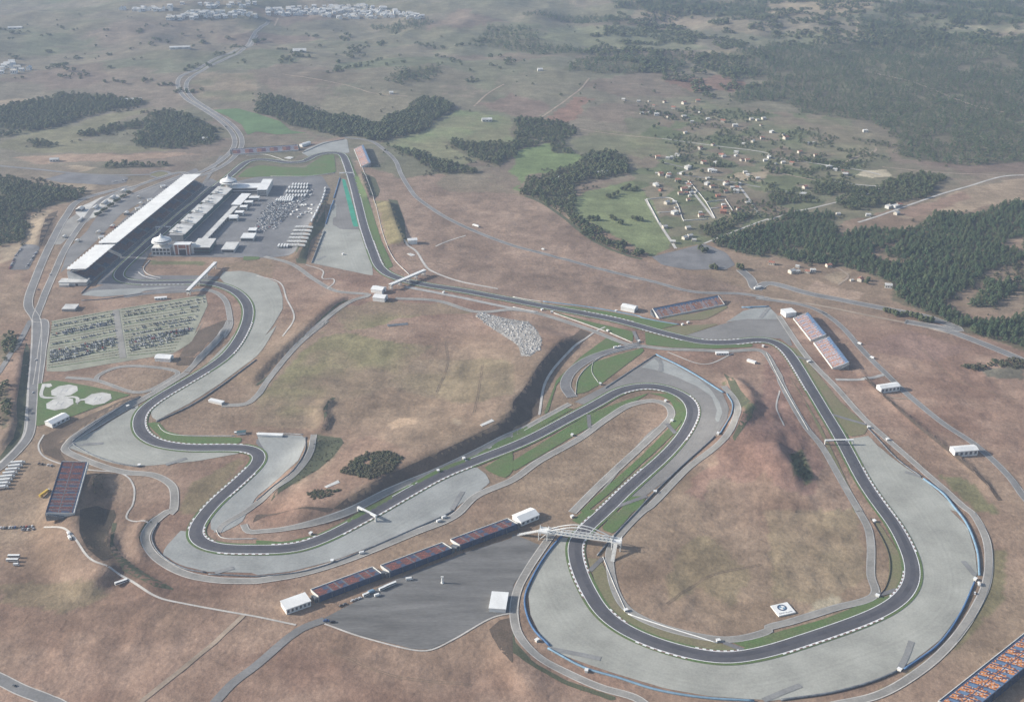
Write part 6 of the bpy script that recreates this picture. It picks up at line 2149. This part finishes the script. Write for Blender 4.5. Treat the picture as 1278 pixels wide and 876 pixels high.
# lorries in the paddock
for w in scatter([q('E1', '770,690 930,640 1040,600 1010,720 930,860 700,876 780,760')], 15, .42, 88):
    drop(VAN, 0, 0, cr.choice([.9, 2.4]), 'white van in the open part of the paddock yard', 'vans in the open part of the paddock', w)
GL = 'white lorries parked in the paddock'
LL = 'white lorry in the tight ranks at the far end of the paddock'
away = lambda x, y: heading((x, y), (x + (639 - x) * .02, y + (-245 - y) * .02))
def rank(reg, x0, x1, y, n, label=LL, group=GL, slope=0, turn=0.0):
    for k in range(n):
        x = x0 + (x1 - x0) * k / max(1, n - 1)
        p = q(reg, '%f,%f' % (x, y + slope * k))[0]
        drop(LOR, *p, away(*p) + turn, label, group)
rank('E1', 725, 900, 565, 7)
rank('E1', 700, 905, 605, 8)
rank('E1', 700, 880, 645, 7)
rank('E1', 760, 905, 535, 6)
rank('E1', 640, 760, 668, 6)
rank('E1', 600, 750, 690, 8, 'white lorry in the nearer short rank at the far end of the paddock', 'nearer short rank of lorries')
for reg, s_ in (('E1', '1080,575 1078,605 1068,640 1058,672 1045,705 1030,738 1012,770 998,800 980,832 965,862'), ('B2', '300,262 288,285 275,308')):
    for p in q(reg, s_):
        drop(LOR, *p, heading(*q('E1', '965,862 1080,575')), 'white lorry in the line along the slope edge of the paddock', 'line of lorries along the paddock edge')
for y, x0, x1, n in ((340, 215, 265, 5), (358, 205, 258, 5), (376, 195, 250, 5), (394, 185, 242, 5), (412, 175, 234, 5), (430, 165, 225, 5)):
    rank('B2', x0, x1, y, n, 'white lorry in the slanting block at the near corner of the paddock', 'block of lorries at the near corner of the paddock', turn=1.35)
rank('B2', 112, 155, 432, 4, 'white lorry beside the slanting block in the paddock', 'lorries beside the slanting block')
# lorry row by the left edge
for x, y in ((78, 655), (66, 671), (54, 687), (42, 703), (31, 719), (20, 735), (10, 751), (0, 767)):
    p = q('C1', '%d,%d' % (x, y))[0]
    drop(LOR, *p, heading(*q('C1', '20,700 110,690')), 'white lorry in the row at the left edge beside the maroon stand', 'row of white lorries at the left edge')
for lab, p in (('white coach, uppermost of the three on the brown field', q('D1', '65,218')[0]), ('white coach in the middle of the three on the brown field', q('D1', '58,236')[0])):
    drop(BUS, *p, heading(*q('D1', '30,225 95,225')), lab)
drop(VAN, *q('D1', '76,254')[0], .1, 'white van below the two coaches on the brown field')
drop(BUS, *q('D1', '553,336')[0], heading(*q('D1', '530,348 580,322')), 'white coach alone beside the pale gravel path')
drop(VAN, *q('D1', '318,132')[0], 2.2, 'white van parked at the top of the pale gravel path', sc=(1.3, 1.2, 1.2))
drop(VAN, *q('D1', '312,112')[0], 2.2, 'second white van just above the one on the pale gravel path')
drop(BUS, *q('D2', '500,392')[0], .6, 'white motorhome in the line behind the maroon stand, next to the blue van', sc=(.55, .9, .9))
drop(BUS, *q('D2', '575,364')[0], .6, 'first white motorhome of the trio behind the maroon stand', sc=(.6, .9, .9))
drop(BUS, *q('D2', '598,353')[0], .6, 'middle white motorhome of the trio behind the maroon stand', sc=(.6, .9, .9))
drop(BUS, *q('D2', '622,343')[0], .6, 'last white motorhome of the trio behind the maroon stand', sc=(.6, .9, .9))
blue_van = van_proto('sky_blue')
MAST.append(blue_van)
drop(blue_van, *q('D2', '525,378')[0], .6, 'blue van between white motorhomes behind the maroon stand', sc=(1.2, 1.2, 1.2))
drop(VAN, *q('D2', '551,393')[0], .5, 'white van on the car park in front of the blue van')
drop(VAN, *q('D2', '697,320')[0], .2, 'grey white van alone on the asphalt car park', sc=(1.2, 1.1, 1.1))
for k, s_ in enumerate(('385,439', '402,432', '438,416', '455,410', '470,405')):
    p = q('D2', s_)[0]
    drop(CARS[('black', 'grey', 'white', 'silver', 'white')[k]], *p, .7, '%s car in the line behind the maroon stand, %s' % (('black', 'dark grey', 'white', 'silver grey', 'white')[k], ('at its lower end', 'second from its lower end', 'in the middle', 'next to the middle', 'nearest the motorhomes')[k]))
for k, s_ in enumerate(('318,508', '348,514')):
    drop(CARS[('blue', 'black')[k]], *q('D2', s_)[0], .1, '%s at the entrance of the asphalt car park' % ('blue car', 'black car')[k], sc=(1.3, 1.3, 1.2))
for lab, pr, p, h in (('white van on the service road by the lower grey barrier', VAN, q('D2', '482,200')[0], .3), ('white lorry on the service road, upper end by the grey barrier', VAN, q('D2', '832,55')[0], .6), ('white rescue van next to another by the grey barrier', VAN, q('D2', '856,38')[0], .6), ('white lorry on the perimeter road across the red field', LOR, q('B2', '1092,332')[0], 2.4), ('white van on the perimeter road by the grass verge', VAN, q('B3', '150,446')[0], 2.5), ('white rescue van on the outer service road of the last bend', VAN, q('D4', '962,342')[0], 1.3), ('white rescue car on the outer service road of the last bend', CARS['white'], q('D4', '944,383')[0], 1.2), ('white van on the paved loop inside the green wedges', VAN, q('C3', '468,126')[0], .4), ('second white van on the paved loop inside the green wedges', VAN, q('C3', '488,123')[0], .4), ('yellow lorry beside the dark maroon stand', LOR, q('C1', '202,795')[0], 1.2),
                       ('white car on the left highway below the car park', CARS['white'], q('C1', '163,182')[0], 1.4), ('white car on the left highway near the helipads', CARS['white'], q('C1', '150,330')[0], 1.4), ('grey car on the left highway beyond the car park', CARS['grey'], q('B1', '190,645')[0], 1.3), ('white car on the left highway beside the main stand', CARS['white'], q('B1', '250,570')[0], 1.2), ('white van on the perimeter road below the twin stands', VAN, q('C4', '418,108')[0], 2.3), ('white van farther down the perimeter road', VAN, q('C4', '475,172')[0], 2.3), ('dark car on the highway at the bottom left corner', CARS['grey'], q('D1', '66,803')[0], 2.6), ('white lorry by the lone tent on the perimeter road junction', LOR, q('B3', '1215,640')[0], .5)):
    o = drop(pr, *p, h, lab)
    if lab.startswith('yellow'):
        for c in o.children:
            if c.name.startswith('trailer'):
                c.data = c.data.copy()
                c.data.materials[0] = M['yellow']
for m_ in MAST:
    for c in list(m_.children):
        bpy.data.objects.remove(c)
    bpy.data.objects.remove(m_)

# ================================================================== marshal posts and masts
def post_proto():
    t = thing('marshal_post', '', 'marshal post')
    b = MB()
    b.box(-1.8, 1.8, -1.4, 1.4, -.5, 2.6)
    b.build('cabin', 'white_dirty', t)
    b = MB()
    b.box(-2.2, 2.2, -1.8, 1.8, 2.6, 2.9)
    b.build('roof', 'white', t)
    b = MB()
    b.box(-1.5, 1.5, -1.48, -1.38, 1.2, 2.2)
    b.build('window', 'dark', t)
    return t


mp_ = post_proto()
GM = 'white marshal posts beside the track'
for x, y in q('D2', '345,237 248,112', 'C1', '635,663 583,394 1075,515', 'D3', '110,598 335,737 515,462 935,600 270,35', 'C3', '935,518 648,783 398,292 725,460 432,50 575,97 695,370 270,525 1140,120', 'D4', '485,55 500,395 600,732 945,320', 'C4', '190,190 460,490 545,545', 'E6', '290,378 388,402 1025,390', 'E7', '570,445 625,425', 'C2', '945,632 828,688', 'B2', '930,660 430,470', 'E8', '625,735'):
    dup(mp_, P3(x, y), random.uniform(0, 3), 'small white marshal post cabin at the edge of the circuit', GM, (.9, .9, .9))
for c in list(mp_.children):
    bpy.data.objects.remove(c)
bpy.data.objects.remove(mp_)
w = P3(*q('D2', '847,334')[0])
t = thing('light_mast', 'thick white mast standing alone in the asphalt car park', 'mast', w)
b = MB()
b.lathe([(1.6, -.5), (1.6, .8), (1.0, .9), (.9, 7)], 12)
b.build('shaft', 'white', t)
b = MB()
b.box(-1.4, 1.4, -.8, .8, 7, 8)
b.build('lamp_head', 'white_dirty', t)

def car_mass(name, pts, label):
    mb = MB()
    for (x_, y_, h) in pts:
        z = float(H(x_, y_)) + .42
        c, s_ = math.cos(h), math.sin(h)
        for (x0, x1, y0, y1, z0, z1, mi) in ((-2.1, 2.1, -.88, .88, .35, .95, cr.choice([0, 0, 0, 1, 1, 2, 3])), (-1.5, .9, -.75, .75, .95, 1.45, 3)):
            i = len(mb.v)
            mb.box(x0, x1, y0, y1, z0, z1, mi)
            for j in range(i, len(mb.v)):
                x, y, zz = mb.v[j]
                mb.v[j] = (x_ + c * x - s_ * y, y_ + s_ * x + c * y, z + zz)
    tag(mb.build(name, ['car_white', 'car_silver', 'car_grey', 'car_black']), label, 'cars', None, 'stuff')


rowc = []
for reg, s_, fill in (('C1', '232,148 527,86', .85), ('C1', '232,166 530,102', .85), ('C1', '240,186 470,135', .7), ('C1', '590,97 875,38', .85), ('C1', '592,120 850,60', .8), ('C1', '596,138 780,98', .5), ('C1', '300,45 525,-2', .5), ('B1', '260,825 560,768', .6), ('B1', '620,775 1010,705', .5), ('B1', '620,757 1012,690', .5), ('B1', '620,810 990,745', .5), ('B1', '300,860 560,815', .6), ('C1', '235,75 525,12', .5), ('C1', '232,110 526,48', .5), ('C1', '585,40 900,-20', .45), ('C1', '588,68 885,8', .5), ('B1', '620,850 980,790', .4)):
    p = q(reg, s_)
    w = resample(P(p), 2.8)
    h = heading(*p) + math.pi / 2
    rowc += [(x, y, h) for x, y in w if cr.random() < fill]
car_mass('distant_cars', rowc, 'the rest of the many cars filling the rows of the striped car park')

# bushes standing in for posts and young trees, and dividing strips of the striped car park
for k in range(19):
    f = k / 18
    for a, b_ in (((250 + -8 * f, 815 + 0 * f), (560, 752)), ((610, 748), (1020, 680))):
        pass
    pL0 = np.array(q('B1', '258,808')[0]) * (1 - f) + np.array(q('C1', '222,215')[0]) * f
    pL1 = np.array(q('B1', '560,750')[0]) * (1 - f) + np.array(q('C1', '545,168')[0]) * f
    pR0 = np.array(q('B1', '605,742')[0]) * (1 - f) + np.array(q('C1', '585,160')[0]) * f
    pR1 = np.array(q('B1', '1018,676')[0]) * (1 - f) + np.array(q('C1', '790,140')[0]) * f
    for (a0, a1, half) in ((pL0, pL1, 'western'), (pR0, pR1, 'eastern')):
        line = resample(P([tuple(a0), tuple(a1)]), 4.2)
        for o_ in (0, 1.6):
            pass
        h_ = place_many('bush_row', line, [(V_ * np.array([1, 1, .7]), F_) for V_, F_ in LEAF_LO[:2]], (1.7, 2.5), 'shrub', 'row of small bush clumps between bays in the %s half of the striped car park' % half, 'bush_row', k, 1.3)  # bush clumps stand in for the dotted rows of posts and young trees
        del h_['kind']
        h_['group'] = 'bush rows of the %s half' % half
        struct(strip_mesh('bay_line', line, -.9, .9, 'grass_olive' if k % 3 else 'grass', .40))
ribbon('car_park_lane', q('B1', '575,745', 'C1', '560,172'), 9, 'path', .36)

# garden walls round the village plots
for lab, px in (('white garden wall round the square plot east of the mown field', q('B3', '662,196 780,190 850,305')), ('white garden wall beside the lane past the square plot', q('B3', '668,200 725,310')), ('pale garden wall on the near side of the square plot', q('B3', '720,262 800,258')), ('pale garden wall closing the lowest village plots', q('B3', '850,302 970,294')), ('pale garden wall beside the middle lane of the village', q('B3', '880,110 960,210 1005,290')), ('pale wall between the terracotta houses', q('B3', '960,210 1050,200')), ('pale wall below the terracotta houses', q('B3', '980,242 1030,238')), ('pale wall down the outer lane of the village', q('B3', '1055,195 1110,280'))):
    wall_on('garden_wall', wpath(px), 1.5, 1.2, 'concrete_pale', lab, 'wall')

# trees along the plaza
for k, (x, y) in enumerate(resample(np.array(q('F', '120,270 162,240')), 3.2)):
    lc = P3(x, y + (k % 3) * .8)
    h = random.uniform(5, 8)
    dup(lp[k % 5], lc, random.uniform(0, 6), 'small dark tree in the row beside the forecourt plaza', 'row of trees beside the plaza', (h * 1.2, h * 1.2, h))
# dry tufts of grass over the open fields
TF = [q('C3', '1000,420 1120,420 1168,520 1168,876 700,876 820,720 900,620', 'C4', '0,200 60,330 250,660 330,876 -40,876'), q('D3', '560,170 700,40 1168,0 1168,440 940,540 560,410', 'D4', '0,0 380,0 440,300 330,370 0,460'),
      q('C2', '0,340 340,60 700,60 1000,110 1168,230 1168,380 850,560 500,640 300,480 0,480'), q('D1', '0,330 400,260 700,420 1100,520 900,700 600,876 300,876 0,720'), q('C4', '640,60 1100,200 1168,300 1168,760 940,530 700,320'), q('D2', '100,600 300,560 720,680 900,660 1060,740 1000,876 60,876'), q('C4', '330,330 560,340 860,620 1100,876 960,876 800,720 560,500'), q('D4', '1050,0 1168,0 1168,560 900,640 700,830 600,840 1000,440 1050,200'), q('C3', '60,700 500,420 620,380 690,420 660,480 400,690 240,860 60,876')]
for k, (sp, gp, hh, m, lab) in enumerate(((3.2, .44, (.7, 1.5), 'dry_tuft', 'dry tufts of grass speckling the brown fields'), (7.0, .52, (.8, 1.7), 'shrub', 'low dark weeds dotted through the brown fields'))):
    pos = scatter(TF, sp, gp, 300 + k)
    place_many('dry_grass' if k == 0 else 'weeds', pos, [((lambda a: (a - a.mean(0)) / np.abs(a - a.mean(0)).max() * np.array([.8, .8, .5]))(clump_tree(1, 'leaf', sd)[0]), F) for sd in (2, 3, 4)], hh, m, lab, 'grass', 40 + k, 1.3)
